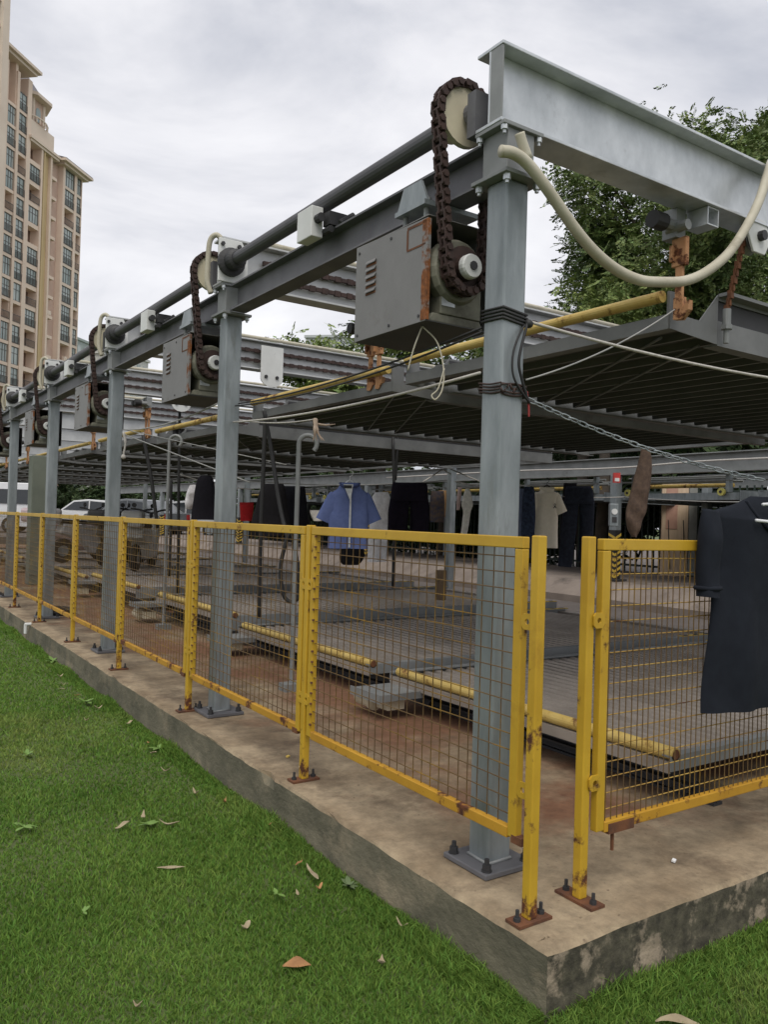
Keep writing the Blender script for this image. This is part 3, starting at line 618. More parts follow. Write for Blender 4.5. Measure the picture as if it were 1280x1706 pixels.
# sheave and lifting chain right of the first hook
t = thing('chain_sheave', (1.64, .52, 2.35), 'white hexagonal sheave plate under the near cross beam with a rusty chain', 'pulley')
b = MB(); y = .46; b.prism([(1.66 + .085 * math.cos(a), y, 2.43 + .085 * math.sin(a)) for a in [math.pi * j / 3 for j in range(6)]], (0, .012, 0)); part('side_plate', b, WHITEP, t, bevel=.003)
b = MB(); b.lathe([(.02, 0), (.07, 0), (.055, .02), (.07, .04), (.02, .04)], (1.66, y + .02, 2.43), (0, 1, 0), 18); part('wheel', b, DULL, t)
b = MB(); b.cyl((1.66, y - .025, 2.43), (1.66, y + .09, 2.43), .022, 10); part('axle', b, DARK, t)
b = MB(); b.cyl((1.70, y + .05, 2.44), (2.3, y + .05, 2.44), .03, 12); part('tie_tube', b, GALV2, t)
b = MB(); link_run((1.60, .50, 2.40), (1.585, .56, 2.12), .03, .022, .02, b)
for q in range(10):
    c = V((1.60, .50, 2.40)).lerp(V((1.585, .56, 2.12)), q / 9); b.obox(c, (1, 0, 0), (0, 1, 0), (0, 0, 1), .010 if q % 2 else .006, .010, .018)
part('lifting_chain', b, RUST, t)
b = MB(); b.cyl((1.585, .56, 2.05), (1.585, .56, 2.12), .018, 10); b.cyl((1.585, .56, 2.03), (1.585, .56, 2.05), .026, 6); b.cyl((1.585, .56, 1.97), (1.585, .56, 2.03), .012, 8); part('chain_end_bolt', b, DULL, t)

# conduit hose looping in front of the near cross beam
b = MB(); b.tube(spline([(.112, .41, 2.350), (.16, .40, 2.352), (.223, .395, 2.33), (.31, .385, 2.26), (.427, .38, 2.165), (.53, .38, 2.105), (.646, .38, 2.065), (.77, .38, 2.052), (.897, .38, 2.068), (1.04, .38, 2.10), (1.17, .38, 2.16), (1.31, .38, 2.26), (1.444, .39, 2.40), (1.55, .40, 2.54), (1.64, .42, 2.68), (1.74, .45, 2.79), (1.9, .48, 2.81)], 6), .0195, 12)
b.tube(spline([(.183, .40, 2.425), (.195, .40, 2.40), (.222, .398, 2.35)], 4), .017, 10)
solo('hanging_hose', b, HOSE, 'thick pale conduit hose hanging in a deep loop in front of the near cross beam', 'hose', smooth=True)

# ------------------------------------------------------------------ yellow mesh fence
PY = [.15 + 1.425 * i for i in range(16)]
FX = .10
def fence_post(parent, x, y, along_x, h=1.118):
    b = MB(); b.box(x - .0165, x + .0165, y - .0165, y + .0165, .009, h); p = part('fence_post', b, YEL, parent, bevel=.004)
    b = MB(); ex, ey = (.065, .03) if along_x else (.03, .075)
    b.box(x - ex, x + ex, y - ey, y + ey, .001, .0095); part('foot_plate', b, RUST, p)
    for s in (-1, 1):
        q = MB(); px, py = (x + s * .047, y) if along_x else (x, y + s * .055)
        q.cyl((px, py, .009), (px, py, .020), .011, 6); q.cyl((px, py, .02), (px, py, .042), .0055, 8); part('stud', q, DARK, p)
    return p
def lug(b, c, ax):                              # ear plate with a hole, in the plane spanned by ax and z
    c = V(c); ax = V(ax); n = ax.cross(V((0, 0, 1))); K = 12; s = .024; out_ = []
    for i in range(K):
        a = 2 * math.pi * i / K; d = (math.cos(a), math.sin(a)); m = max(abs(d[0]), abs(d[1])); out_.append((d[0] / m * s, d[1] / m * s, d[0] * .009, d[1] * .009))
    vs = []
    for o in (-.003, .003):
        for ox, oz, ix, iz in out_: vs += [c + ax * ox + V((0, 0, oz)) + n * o, c + ax * ix + V((0, 0, iz)) + n * o]
    fs = []
    for i in range(K):
        j = (i + 1) % K; a = 2 * i; q = 2 * j; B = 2 * K
        fs += [(a, q, q + 1, a + 1), (B + a, B + a + 1, B + q + 1, B + q), (a, B + a, B + q, q), (a + 1, q + 1, B + q + 1, B + a + 1)]
    b.add(vs, fs)
fence = thing('mesh_fence', (FX, .15, 0), 'long yellow wire mesh safety fence standing on the slab edge along the lawn', 'fence')
def bay_parts(parent, a, bb, d, gate=False, sp_v=.05):
    # panel in the vertical plane from point a to point bb (z ignored)
    a, bb = V((a[0], a[1], 0)), V((bb[0], bb[1], 0)); ax = (bb - a).normalized(); nn = ax.cross(V((0, 0, 1)))
    z0, z1 = .205, 1.112
    def ob(b, s0, s1, zz0, zz1, th): b.obox(a + ax * (s0 + s1) / 2 + V((0, 0, (zz0 + zz1) / 2)), ax, nn, (0, 0, 1), (s1 - s0) / 2, th / 2, (zz1 - zz0) / 2)
    L = (bb - a).length; fw = .036
    pf = link('mesh_panel', None, parent); pf.empty_display_size = .1; ORI[pf] = ORI[parent]
    for s0, s1 in ((0, fw), (L - fw, L)):
        b = MB(); ob(b, s0, s1, z0, z1 - fw - .001, .026); part('stile', b, YEL, pf, bevel=.003)
    b = MB(); ob(b, 0, L, z1 - fw, z1, .028); part('top_rail', b, YEL, pf, bevel=.003)
    b = MB(); ob(b, fw + .002, L - fw - .002, z0 - .008, z0 + .026, .026); part('bottom_rail', b, YELR, pf, bevel=.003)
    b = MB(); r_ = .0019; r = random.Random(int(L * 1000) + int(a.y * 77))
    s = fw + .012
    while s < L - fw:
        p = a + ax * (s + r.uniform(-.002, .002)) + nn * .004; b.tube([p + V((0, 0, z0)), p + ax * r.uniform(-.004, .004) + V((0, 0, z1 - .02))], r_, 5, False); s += sp_v
    zz = z0 + .06; o_ = len(b.f)
    b.mi = 1 if gate else 0
    while zz < z1 - fw:
        p = a + ax * .01 - nn * .001 + V((0, 0, zz + r.uniform(-.002, .002))); b.tube([p, p + ax * L * .5 + V((0, 0, r.uniform(-.004, .004))), p + ax * (L - .02)], r_ * 1.05, 5, False); zz += .049
    part('wire_mesh', b, [WIRE, WIREY], pf, kind='stuff')
    # wire stubs welded along the stile
    return pf, a, ax, L
for i in range(15):
    fence_post(fence, FX if i else .076, PY[i], True)
    pf, a, ax, L = bay_parts(fence, (FX, PY[i] + (.035 if i else .078)), (FX, PY[i + 1] - .03), 0)
    for z in (.36, .86):
        for y in (PY[i] + (.03 if i else .052), PY[i + 1] - .026):
            b = MB(); lug(b, (FX - .012, y, z), (0, 1, 0)); part('lug', b, YEL, pf)
    if i < 6:
        b = MB()
        for q in range(19): b.obox((FX - .014, PY[i + 1] - .069, .26 + q * .045), (0, 1, 0), (1, 0, 0), (0, 0, 1), .005, .004, .004)
        part('weld_stubs', b, RUST, pf, kind='stuff')
    b = MB(); b.box(FX - .015, FX + .015, PY[i] + .05, PY[i] + .095, .192, .215); part('rusted_corner', b, RUST, pf)
gate = thing('mesh_gate_fence', (.303, .16, 0), 'short yellow mesh fence right of the gap, behind the dark shirt', 'fence')
fence_post(gate, .303, .165, False)
pf, a, ax, L = bay_parts(gate, (.345, .155), (2.05, .155), 1, True, .0285)
for z in (.36, .86):
    b = MB(); lug(b, (.332, .143, z), (1, 0, 0)); part('lug', b, YEL, pf)
b = MB(); b.box(.40, .52, .139, .171, .19, .222); b.box(.43, .438, .150, .158, .13, .19); part('rusted_corner', b, RUST, pf)

# ------------------------------------------------------------------ wires, ropes, chain on the corner column
b = MB()
cx, cy, s = .242, .514, .054
for k2 in range(4):
    z = 1.835 + k2 * .012; b.tube([(cx - s, cy - s, z), (cx + s, cy - s, z - .012), (cx + s, cy + s, z - .006), (cx - s, cy + s, z + .004), (cx - s, cy - s, z)], .0045, 6)
b.tube(spline([(cx + s, cy - s, 1.83), (cx + .04, cy - s - .012, 1.81), (cx + .01, cy - s - .014, 1.70), (cx + .03, cy - s - .012, 1.63), (cx + .065, cy - s - .01, 1.56)]), .005, 6)
b.tube(spline([(cx + s, cy - s, 1.83), (cx + .02, cy - s - .01, 1.80), (cx - .015, cy - s - .012, 1.72), (cx - .01, cy - s - .012, 1.64), (cx + .05, cy - s - .012, 1.575), (cx + .075, cy - s - .01, 1.565)]), .004, 6)
b.lathe([(.012, -.012), (.016, 0), (.012, .012)], (cx + s + .004, cy - s - .004, 1.83), (1, 0, 0), 8)
solo('tied_cable', b, BLACK, 'black cable wound round the corner column with a loose loop hanging down', 'cable', smooth=True)
b = MB()
rw = random.Random(4)
for k2 in range(4):
    z = 1.588 + k2 * .010; q = s + .003 * k2 % .006; b.tube(spline([(cx - q, cy - q, z + rw.uniform(-.01, .01)), (cx, cy - q - .003, z + rw.uniform(-.012, .012)), (cx + q, cy - q, z + rw.uniform(-.01, .01)), (cx + q + .002, cy, z), (cx + q, cy + q, z), (cx, cy + q, z), (cx - q, cy + q, z + .01), (cx - q - .002, cy, z), (cx - q, cy - q, z)], 3), .0032, 6)
for k2 in range(9): b.obox((cx - s - .002 + k2 * .0135, cy - s - .006, 1.60 + rw.uniform(-.012, .012)), (rw.uniform(-1, 1), 0, 1), (0, 1, 0), (1, 0, .3), .011, .003, .003)
solo('twisted_wire', b, CHAIN, 'rusty twisted wire wound round the corner column where the chain starts', 'wire', smooth=True)
b = MB(); b.tube(spline([(cx + s + .005, cy - s - .005, 1.60), (cx + s + .012, cy - s - .008, 1.55), (cx + s + .014, cy - s - .008, 1.515)]), .0035, 6)
solo('red_strap', b, mat('red_strap_cloth', (.35, .03, .03), (.2, .02, .02)), 'short red strap dangling from the corner column', 'strap')
# link chain
def link_chain(pts, pitch, b, r=.0026):
    P = [V(p) for p in pts]; L = [0]
    for a, c in zip(P, P[1:]): L.append(L[-1] + (c - a).length)
    n = int(L[-1] / pitch)
    def pt(s_):
        for q in range(len(P) - 1):
            if L[q + 1] >= s_: return P[q].lerp(P[q + 1], (s_ - L[q]) / (L[q + 1] - L[q]))
        return P[-1]
    for q in range(n):
        p0, p1 = pt(q * pitch), pt((q + 1) * pitch); d = (p1 - p0).normalized(); c = (p0 + p1) / 2
        side = d.cross(V((0, 0, 1))).normalized(); up = side.cross(d)
        wv = (side + up * .4).normalized() if q % 2 else (up - side * .4).normalized()
        ring = []
        for j in range(13):
            a = 2 * math.pi * j / 12; ring.append(c + d * math.cos(a) * pitch * .66 + wv * math.sin(a) * .0085)
        b.tube(ring, r, 5, False)
b = MB(); link_chain(sag((.302, .455, 1.575), (1.16, .11, 1.335), .03), .034, b)
solo('link_chain', b, GALV2, 'grey steel link chain slung from the corner column to the dark shirt', 'chain', smooth=True)
ROPE = mat('pale_rope', (.50, .48, .45), (.36, .34, .31), scale=60, rough=.9)
LINE = mat('grey_line', (.34, .34, .33), rough=.8)
def rope(pts, r, m, label, name='rope', cat='rope', grp='ropes and lines strung between the columns'):
    b = MB(); b.tube(pts, r, 6); solo(name, b, m, label, cat, grp, smooth=True)
rope(sag((.296, .46, 1.84), (2.4, .15, 1.80), .05), .0055, ROPE, 'thick pale rope running right from the corner column under the first pallet')
rope(sag((.30, .46, 1.64), (1.235, .57, 2.06), .03), .0032, LINE, 'thin grey line from the corner column up to the near orange hook')
rope(sag((.19, .57, 1.665), (.25, 2.82, 1.69), .03), .0055, ROPE, 'pale washing line between the first and second columns')
rope(sag((.19, .57, 1.82), (.28, 2.82, 1.80), .035), .0042, BLACK, 'upper black cable between the first and second columns', 'cable', 'cable')
rope(sag((.19, .57, 1.805), (.26, 2.82, 1.785), .045), .0042, BLACK, 'lower black cable between the first and second columns', 'cable', 'cable')
rope(sag((.29, 2.84, 1.71), (.42, 2.15, 1.665), .02), .004, ROPE, 'short pale line from the second column to the tied rag')
rope(sag((.29, 5.20, 1.83), (.24, 2.93, 1.83), .05), .005, LINE, 'grey line between the second and third columns')
rope(sag((.295, 5.22, 1.80), (.9, 4.0, 1.40), .0), .005, LINE, 'grey washing line running down from the third column', )
rope(sag((.295, 5.24, 1.84), (1.2, 4.0, 1.55), .0), .004, LINE, 'thin line above the slanting washing line at the third column')
b = MB()
for k2 in range(5): a = k2 * .5; b.tube(spline([(.42, 2.15, 1.665), (.42 + .015 * math.cos(a * 3), 2.15 - .03 * math.sin(a * 2), 1.60), (.43 + .02 * math.cos(a * 2.2), 2.15 - .05 * math.cos(a), 1.55)]), [.012, .013, .011, .010, .008, .008, .009, .010, .008, .006, .005, .004, .003, .003, .003, .002, .001], 6)
b.tube([(.42, 2.15, 1.64), (.47, 2.12, 1.635), (.50, 2.08, 1.64)], [.008, .005, .002], 6)
solo('tied_rag', b, mat('tan_rag', (.42, .33, .25), (.30, .22, .17), scale=30, rough=.95), 'frayed tan rag knotted on the washing line', 'rag', smooth=True)
b = MB(); b.tube(spline([(.30, 5.19, 1.80), (.31, 5.17, 1.72), (.30, 5.18, 1.62)]), [.012] * 8 + [.008] * 9, 6); b.lathe([(.002, 0), (.02, .012), (.018, .03), (.004, .045)], (.30, 5.18, 1.585), (0, 0, 1), 10)
solo('rope_tail', b, ROPE, 'frayed white rope tail hanging at the third column', 'rope', smooth=True)

# hooked poles and hanging straps between the bays
def cane(base, top, r, label, m=DULL, hook_r=.06):
    b = MB(); bx, by, bz = base; pts = [base, (bx, by, top - hook_r)]
    for j in range(1, 11): a = math.pi * (1 - j / 10 * 1.25); pts.append((bx + .83 * (hook_r + hook_r * math.cos(a)), by - .56 * (hook_r + hook_r * math.cos(a)), top - hook_r + hook_r * math.sin(a)))
    b.tube(pts, r, 10); b.box(bx - .07, bx + .07, by - .05, by + .05, 0, .05) if bz < .01 else None
    solo('hooked_pole', b, m, label, 'pole', 'hooked grey poles', smooth=False)
cane((.905, 3.246, 0), 1.70, .016, 'hooked grey pole standing behind the second fence panel')
cane((1.083, 6.345, 0), 1.93, .016, 'hooked grey pole standing further back by the third column')
def strap(pts, r, label, m=BLACK): 
    b = MB(); b.tube(spline(pts, 6), r, 8); solo('black_strap', b, m, label, 'strap', 'black lifting chains and straps', smooth=True)
strap([at(442, 690, 6.2), at(438, 800, 6.2), at(433, 930, 6.2), at(431, 1030, 6.2)], .017, 'straight black chain hanging down to the lower bumper bar')
strap([at(440, 685, 5.6), at(452, 750, 5.6), at(466, 840, 5.5), at(480, 900, 5.4)], .015, 'black strap slanting down to the cable loop')
strap([at(482, 885, 5.4), at(468, 940, 5.4), at(472, 990, 5.4), at(488, 1003, 5.4), at(499, 985, 5.4), at(494, 930, 5.4), at(484, 880, 5.4)], .014, 'black cable loop hanging beside the hooked pole')
strap([at(655, 728, 8.3), at(657, 850, 8.3), at(655, 980, 8.3)], .016, 'thin black chain hanging behind the dark shorts')
strap([at(663, 728, 8.4), at(661, 770, 8.4), at(659, 800, 8.4)], .014, 'short black chain beside the dark shorts')
strap([at(238, 725, 8.5), at(252, 800, 8.5), at(262, 880, 8.5)], .02, 'black strap slanting down beside the third column')
strap([at(300, 650, 9.5), at(298, 760, 9.5), at(296, 1000, 9.5)], .018, 'black chain hanging behind the second column')
strap([at(285, 800, 9.0), at(284, 880, 9.0), at(282, 960, 9.0)], .016, 'black chain left of the one behind the second column')
b = MB(); pts = []
for j in range(50): a = j * .55; pts.append((.36 + (.16 + .01 * math.sin(j)) * math.cos(a), 7.8 + (.22 + .012 * math.cos(j * 2)) * math.sin(a), .015 + .0012 * j))
b.tube(pts, .011, 6); solo('coiled_cable', b, BLACK, 'coil of black cable lying on the slab by the fence foot', 'cable', smooth=True)
b = MB(); b.cyl((.0, 7.15, .0), (-.06, 7.15, .0), .017, 12); b.cyl((-.05, 7.15, .0), (-.05, 7.15, -.09), .0165, 12); solo('drain_pipe', b, WHITEP, 'white pipe elbow draining over the slab edge onto the lawn', 'pipe')
for p, c, l in (((.19, 1.90), (.7, .5, .12), 'small yellow scrap on the slab by the second fence post'), ((.17, 1.73), (.75, .7, .6), 'white paper scrap on the slab by the second fence post'), ((.80, .19), (.85, .85, .85), 'tiny white scrap on the slab under the gate mesh'), ((.45, 1.56), (.2, .13, .08), 'brown twig scrap on the slab inside the fence')):
    b = MB(); b.obox((*p, .008), (1, .4, .1), (-.4, 1, .2), (0, -.1, 1), .009, .006, .003); solo('litter_scrap', b, mat('scrap_%d' % int(p[0] * 100), c, rough=.8), l, 'litter', 'litter on the slab')

# ------------------------------------------------------------------ clothes
def ring_tube(b, rows, wdir, ndir, org, thick, n=20, fold=.012, freq=30, seed=0, sub=6, hang=1.0, rot=0):
    DW = V(wdir) * math.cos(rot) + V((0, 0, math.sin(rot))); DZ = V((0, 0, math.cos(rot))) - V(wdir) * math.sin(rot)
    # rows: (left s, right s, z) from top to bottom in the garment's own plane; flattened tube with folds
    R = [V(r) for r in rows]; S = spline(R, sub); vs = []; r0 = random.Random(seed); ph = r0.uniform(0, 6); ph2 = r0.uniform(0, 6)
    m = len(S)
    for i, q in enumerate(S):
        t = i / (m - 1); mid, half = (q.x + q.y) / 2, (q.y - q.x) / 2
        for j in range(n):
            a = 2 * math.pi * j / n; c, s_ = math.cos(a), math.sin(a)
            ss = mid + half * math.copysign(abs(c) ** .75, c)
            d = thick * s_ * (.35 + .65 * min(1, t * 3)) + fold * (t * hang + .15) * (math.sin(freq * ss + ph + 1.6 * t) + .5 * math.sin(freq * 2.3 * ss + ph2 - 2 * t) + .6 * math.sin(freq * .8 * (abs(ss) * .8 - q.z) + ph2)) * (1 if s_ >= 0 else .8)
            vs.append(V(org) + DW * ss + V(ndir) * d + DZ * (q.z + .15 * fold * math.sin(freq * .7 * ss)))
    fs = [(i * n + j, (i + 1) * n + j, (i + 1) * n + (j + 1) % n, i * n + (j + 1) % n) for i in range(m - 1) for j in range(n)]
    fs.append(tuple(range(n)))
    b.add(vs, fs)
W_ = V((.83, -.56, 0)).normalized(); N_ = V((-.56, -.83, 0)).normalized()
def cloth(name, c1, c2=None, sc_=30): return mat(name, c1, c2, scale=sc_, rough=.9, bump=.12, bscale=220, spec=.15)
def hanger(parent_label, org, wdir, half, m, zoff=0, name='clothes_hanger', grp='clothes hangers'):
    b = MB(); o = V(org); wd = V(wdir)
    pts = [o + wd * (-half) + V((0, 0, -.13)), o + wd * (-half * .35) + V((0, 0, -.035)), o, o + wd * (half * .35) + V((0, 0, -.035)), o + wd * half + V((0, 0, -.13))]
    b.tube(spline(pts, 5), .006, 6); b.tube([o + wd * -half + V((0, 0, -.13)), o + wd * half + V((0, 0, -.13))], .005, 6)
    hk = [o, o + V((0, 0, .03))]
    for j in range(9): a = -math.pi / 2 + j * math.pi * 1.15 / 8; hk.append(o + wd * (.022 * math.cos(a) * 1) + V((0, 0, .055 + .024 * math.sin(a))))
    b.tube(hk, .003, 6)
    solo(name, b, m, parent_label, 'hanger', grp, smooth=True)
def tshirt(px, py_top, depth, half, length, color, name, label, slv=.22, wdir=W_, ndir=N_, c2=None, thick=.05, sub=6, n=24, collar=None, fold=.010, slope=.055, flare=1.0):
    o = at(px, py_top, depth); t = thing(name, (o.x, o.y, o.z - length), label, 'shirt', 'washing hung up to dry')
    m = cloth(name + '_cloth_%d' % px, color, c2); b = MB(); h = half
    ring_tube(b, [(-.07, .07, -.006), (-h * .62, h * .62, -.03 - slope * .25), (-h * .97, h * .97, -slope - .01), (-h * .94, h * .94, -slope - .13), (-h * .99 * flare, h * .99 * flare, -length * .5), (-h * 1.02 * flare, h * 1.02 * flare, -length * .8), (-h * 1.03 * flare, h * 1.03 * flare, -length)], wdir, ndir, o, thick, n, fold, 26, px, sub)
    body = part('body', b, m, t, smooth=True)
    for sg in (-1, 1):
        b = MB(); so = V(o) + V(wdir) * sg * (h - .045) + V((0, 0, -slope - .035))
        ring_tube(b, [(-.055, .055, .03), (-.066, .066, -.01), (-.068, .068, -slv * .4), (-.070, .070, -slv * .75), (-.071, .071, -slv)], wdir, ndir, so, thick * .65, 16, fold * .6, 30, px + sg, 4, rot=sg * .42)
        part('sleeve', b, m, t, smooth=True)
    b = MB(); pts = [o + V(wdir) * (.075 * math.cos(a)) + V(ndir) * (.035 * math.sin(a)) + V((0, 0, -.012 - .03 * max(0, math.sin(a)))) for a in [2 * math.pi * j / 16 for j in range(17)]]
    b.tube(pts, .009, 6, False); part('collar', b, m if collar is None else cloth(name + '_collar', collar), t, smooth=True)
    return t, o, m
# near dark T-shirt on a white hanger, in front of the gate panel
o = V((1.21, .095, 1.275)); WX = V((1, -.05, 0)).normalized(); NX = V((-.05, -1, 0)).normalized()
NAVY = mat('navy_jersey', (.013, .016, .023), (.010, .012, .018), scale=20, rough=.92, bump=.1, bscale=300, spec=.2)
t = thing('dark_tshirt', (o.x, o.y, .52), 'dark navy T-shirt on a white hanger over the right hand mesh fence', 'shirt', 'washing hung up to dry')
b = MB(); ring_tube(b, [(-.15, .15, .0), (-.25, .25, -.035), (-.375, .375, -.07), (-.37, .37, -.10), (-.345, .345, -.19), (-.345, .345, -.32), (-.36, .36, -.50), (-.372, .372, -.65), (-.378, .378, -.752)], WX, NX, o, .035, 80, .012, 17, 5, 8)
part('body', b, NAVY, t, smooth=True)
for sg in (-1, 1):
    b = MB(); ring_tube(b, [(-.035, .045, .02), (-.045, .05, -.03), (-.046, .046, -.10), (-.045, .042, -.18), (-.046, .04, -.24), (-.047, .041, -.275)], WX * sg, NX, o + WX * sg * .375 + V((0, 0, -.078)) + NX * .010, .036, 28, .007, 40, 7 + sg, 6, rot=.05); part('sleeve', b, NAVY, t, smooth=True)
    b = MB(); b.tube([o + WX * sg * .385 + NX * .012 + V((0, 0, -.322)) + WX * .046 * math.cos(a) + NX * .036 * math.sin(a) for a in [2 * math.pi * j / 20 for j in range(21)]], .008, 8, False); part('cuff', b, NAVY, t, smooth=True)
b = MB(); b.tube(spline([o + WX * x + NX * d + V((0, 0, z)) for x, d, z in ((-.19, .012, -.02), (-.17, .03, -.06), (-.11, .045, -.115), (0, .05, -.15), (.11, .045, -.115), (.17, .03, -.06), (.19, .012, -.02))], 6), .006, 8); part('collar', b, NAVY, t, smooth=True)
b = MB(); b.obox(o + WX * .12 + NX * .047 + V((0, 0, -.22)), WX, NX, (0, 0, 1), .055, .002, .06); part('chest_pocket', b, NAVY, t, bevel=.002)
b = MB(); hw = mat('white_plastic', (.75, .76, .78), rough=.4)
hh = o + NX * .058
b.tube(spline([hh + WX * -.20 + V((0, 0, -.088)), hh + V((0, 0, -.094)), hh + WX * .20 + V((0, 0, -.088))], 5), .0055, 8)
b.tube(spline([hh + WX * -.165 + V((0, 0, -.032)), hh + WX * -.06 + V((0, 0, -.024)), hh + WX * .06 + V((0, 0, -.024)), hh + WX * .165 + V((0, 0, -.032))], 5), .0055, 8)
b.tube(spline([hh + WX * -.06 + V((0, 0, -.024)), o + WX * -.05 + V((0, 0, .03)), o + WX * .0 + V((0, 0, .045)), o + WX * .02 + V((0, 0, .062)), o + WX * .012 + V((0, 0, .085)), o + WX * -.015 + V((0, 0, .088))], 5), .0035, 8)
solo('clothes_hanger', b, hw, 'white plastic hanger inside the dark navy T-shirt', 'hanger', 'clothes hangers', smooth=True)

# blue open shirt
t, o, m_ = tshirt(583, 803, 6.2, .150, .51, (.13, .17, .36), 'blue_shirt', 'open blue short sleeved shirt hanging behind the second fence panel', slv=.20, c2=(.105, .14, .30), collar=(.07, .09, .2), fold=.012, slope=.09, thick=.03)
b = MB(); b.obox(o + N_ * .045 + V((0, 0, -.30)) + W_ * .012, W_, N_, (0, 0, 1), .007, .006, .20); part('front_opening', b, cloth('shirt_lining', (.55, .57, .6)), t)
b = MB(); b.prism([o + W_ * -.045 + N_ * .058 + V((0, 0, -.02)), o + W_ * .03 + N_ * .058 + V((0, 0, -.02)), o + W_ * .012 + N_ * .066 + V((0, 0, -.15))], N_ * .006); part('neck_lining', b, cloth('neck_lining_cloth', (.60, .62, .64)), t)
b = MB(); b.obox(o + N_ * .055 + W_ * -.01 + V((0, 0, -.04)), W_, N_, (0, 0, 1), .03, .012, .012); part('neck_label', b, BLACK, t)
hanger('white hanger inside the open blue shirt', o + V((0, 0, .012)), W_, .13, hw)
# black slip under it
def simple(px, pt, depth, rows, color, name, label, cat, n=20, fold=.010, thick=.05, freq=26, wdir=W_, ndir=N_, c2=None, legs=None):
    o = at(px, pt, depth); a = np.array(rows); zmin = a[:, 2].min() if legs is None else min(l[-1][2] for l in legs)
    t = thing(name, (o.x, o.y, o.z + float(zmin)), label, cat, 'washing hung up to dry'); m = cloth(name + '_cloth_%d' % px, color, c2)
    b = MB(); ring_tube(b, rows, wdir, ndir, o, thick, n, fold, freq, px, 5); part('cloth_body', b, m, t, smooth=True)
    for L in (legs or []):
        b = MB(); ring_tube(b, L, wdir, ndir, o, thick * .9, 14, fold, freq, px + int(100 * L[0][0]), 5); part('leg', b, m, t, smooth=True)
    return t, o
BK = (.014, .013, .015)
def r_px(depth, px0, py0, pts):                     # outline given as (left px, right px, py)
    k_ = depth / FOC; return [((a - px0) * k_, (c - px0) * k_, -(y - py0) * k_) for a, c, y in pts]
simple(586, 912, 6.6, r_px(6.6, 586, 912, [(568, 606, 913), (566, 608, 925), (567, 604, 935), (572, 598, 941)]), BK, 'black_camisole', 'black garment hem showing below the open blue shirt', 'garment')
simple(455, 808, 7.0, r_px(7.0, 455, 808, [(438, 472, 806), (434, 476, 815), (428, 480, 840), (421, 485, 870), (418, 488, 893)]), BK, 'black_skirt', 'black flared garment hanging left of the hooked pole', 'garment', fold=.012)
simple(495, 812, 7.3, r_px(7.3, 495, 812, [(474, 508, 810), (472, 511, 830), (472, 515, 860), (472, 519, 885)]), (.012, .012, .016), 'black_blouse', 'black garment hanging right of the hooked pole', 'garment')
simple(683, 806, 7.6, r_px(7.6, 683, 806, [(655, 711, 804), (653, 713, 812), (651, 715, 835)]), (.016, .012, .022), 'black_shorts', 'black shorts hanging right of the open blue shirt', 'shorts',
       legs=[r_px(7.6, 683, 806, [(651, 684, 832), (649, 683, 850), (648, 682, 868), (648, 681, 884)]), r_px(7.6, 683, 806, [(683, 715, 832), (685, 717, 850), (686, 717, 868), (687, 717, 885)])])
simple(635, 822, 7.4, r_px(7.4, 635, 822, [(625, 647, 820), (620, 650, 830), (622, 648, 850), (618, 648, 870), (616, 648, 900), (616, 647, 936)]), (.90, .88, .92), 'white_dress', 'white sleeveless garment behind the blue shirt sleeve', 'dress', fold=.02)
simple(528, 850, 8.4, r_px(8.4, 528, 850, [(516, 542, 850), (518, 541, 858), (523, 537, 868)]), (.85, .8, .74), 'white_bra', 'small white garment peeping above the fence rail', 'garment')
simple(411, 838, 8.6, r_px(8.6, 411, 838, [(399, 423, 837), (400, 422, 850), (402, 420, 868)]), (.55, .03, .035), 'red_cloth', 'bright red cloth hanging beside the second column', 'garment')
simple(342, 794, 8.0, r_px(8.0, 342, 794, [(335, 351, 792), (328, 356, 800), (324, 360, 825), (321, 362, 850), (320, 364, 866)]), (.014, .013, .018), 'black_jacket', 'black jacket hanging left of the second column', 'jacket')
simple(320, 808, 8.4, r_px(8.4, 320, 808, [(316, 330, 808), (311, 329, 822), (309, 325, 838), (312, 322, 848)]), (.8, .78, .8), 'white_lace', 'crumpled white lace garment beside the black jacket', 'garment', fold=.02, freq=60)
t, o, m_ = tshirt(912, 811, 8.6, .125, .65, (.88, .80, .66), 'beige_tshirt', 'beige T-shirt with a small dark chest print right of the corner column', slv=.19, c2=(.80, .72, .59), thick=.06, fold=.009, slope=.07)
b = MB()
for dx, dz, r_ in ((0, 0, .010), (-.008, .016, .006), (.007, .018, .006), (0, .03, .005), (.012, -.012, .006), (-.012, -.012, .006)): b.lathe([(.001, 0), (r_, 0), (r_, .002), (.001, .002)], o + N_ * .072 + W_ * (.075 + dx) + V((0, 0, -.21 + dz)), N_, 8)
part('chest_print', b, mat('print_ink', (.05, .05, .06)), t)
hanger('dark hanger inside the beige T-shirt', o + V((0, 0, .015)), W_, .14, BLACK)
JE = (.030, .036, .052)
simple(968, 812, 8.8, r_px(8.8, 968, 812, [(945, 985, 810), (942, 989, 818), (941, 992, 840)]), JE, 'dark_jeans', 'dark jeans hanging right of the beige T-shirt', 'trousers', c2=(.018, .02, .03),
       legs=[r_px(8.8, 968, 812, [(940, 966, 835), (938, 964, 870), (936, 960, 910), (934, 957, 945)]), r_px(8.8, 968, 812, [(966, 992, 835), (968, 992, 870), (968, 990, 905), (966, 988, 935)])])
simple(950, 806, 9.0, r_px(9.0, 950, 806, [(940, 962, 805), (938, 960, 830), (936, 958, 880), (934, 956, 942)]), (.012, .012, .014), 'black_trousers', 'long black trousers hanging close behind the beige T-shirt', 'trousers')
simple(880, 812, 8.2, r_px(8.2, 880, 812, [(874, 890, 811), (872, 892, 825), (871, 894, 860), (871, 893, 930)]), (.022, .026, .045), 'navy_trousers', 'navy trousers hanging between the corner column and the beige T-shirt', 'trousers', c2=(.05, .07, .12))
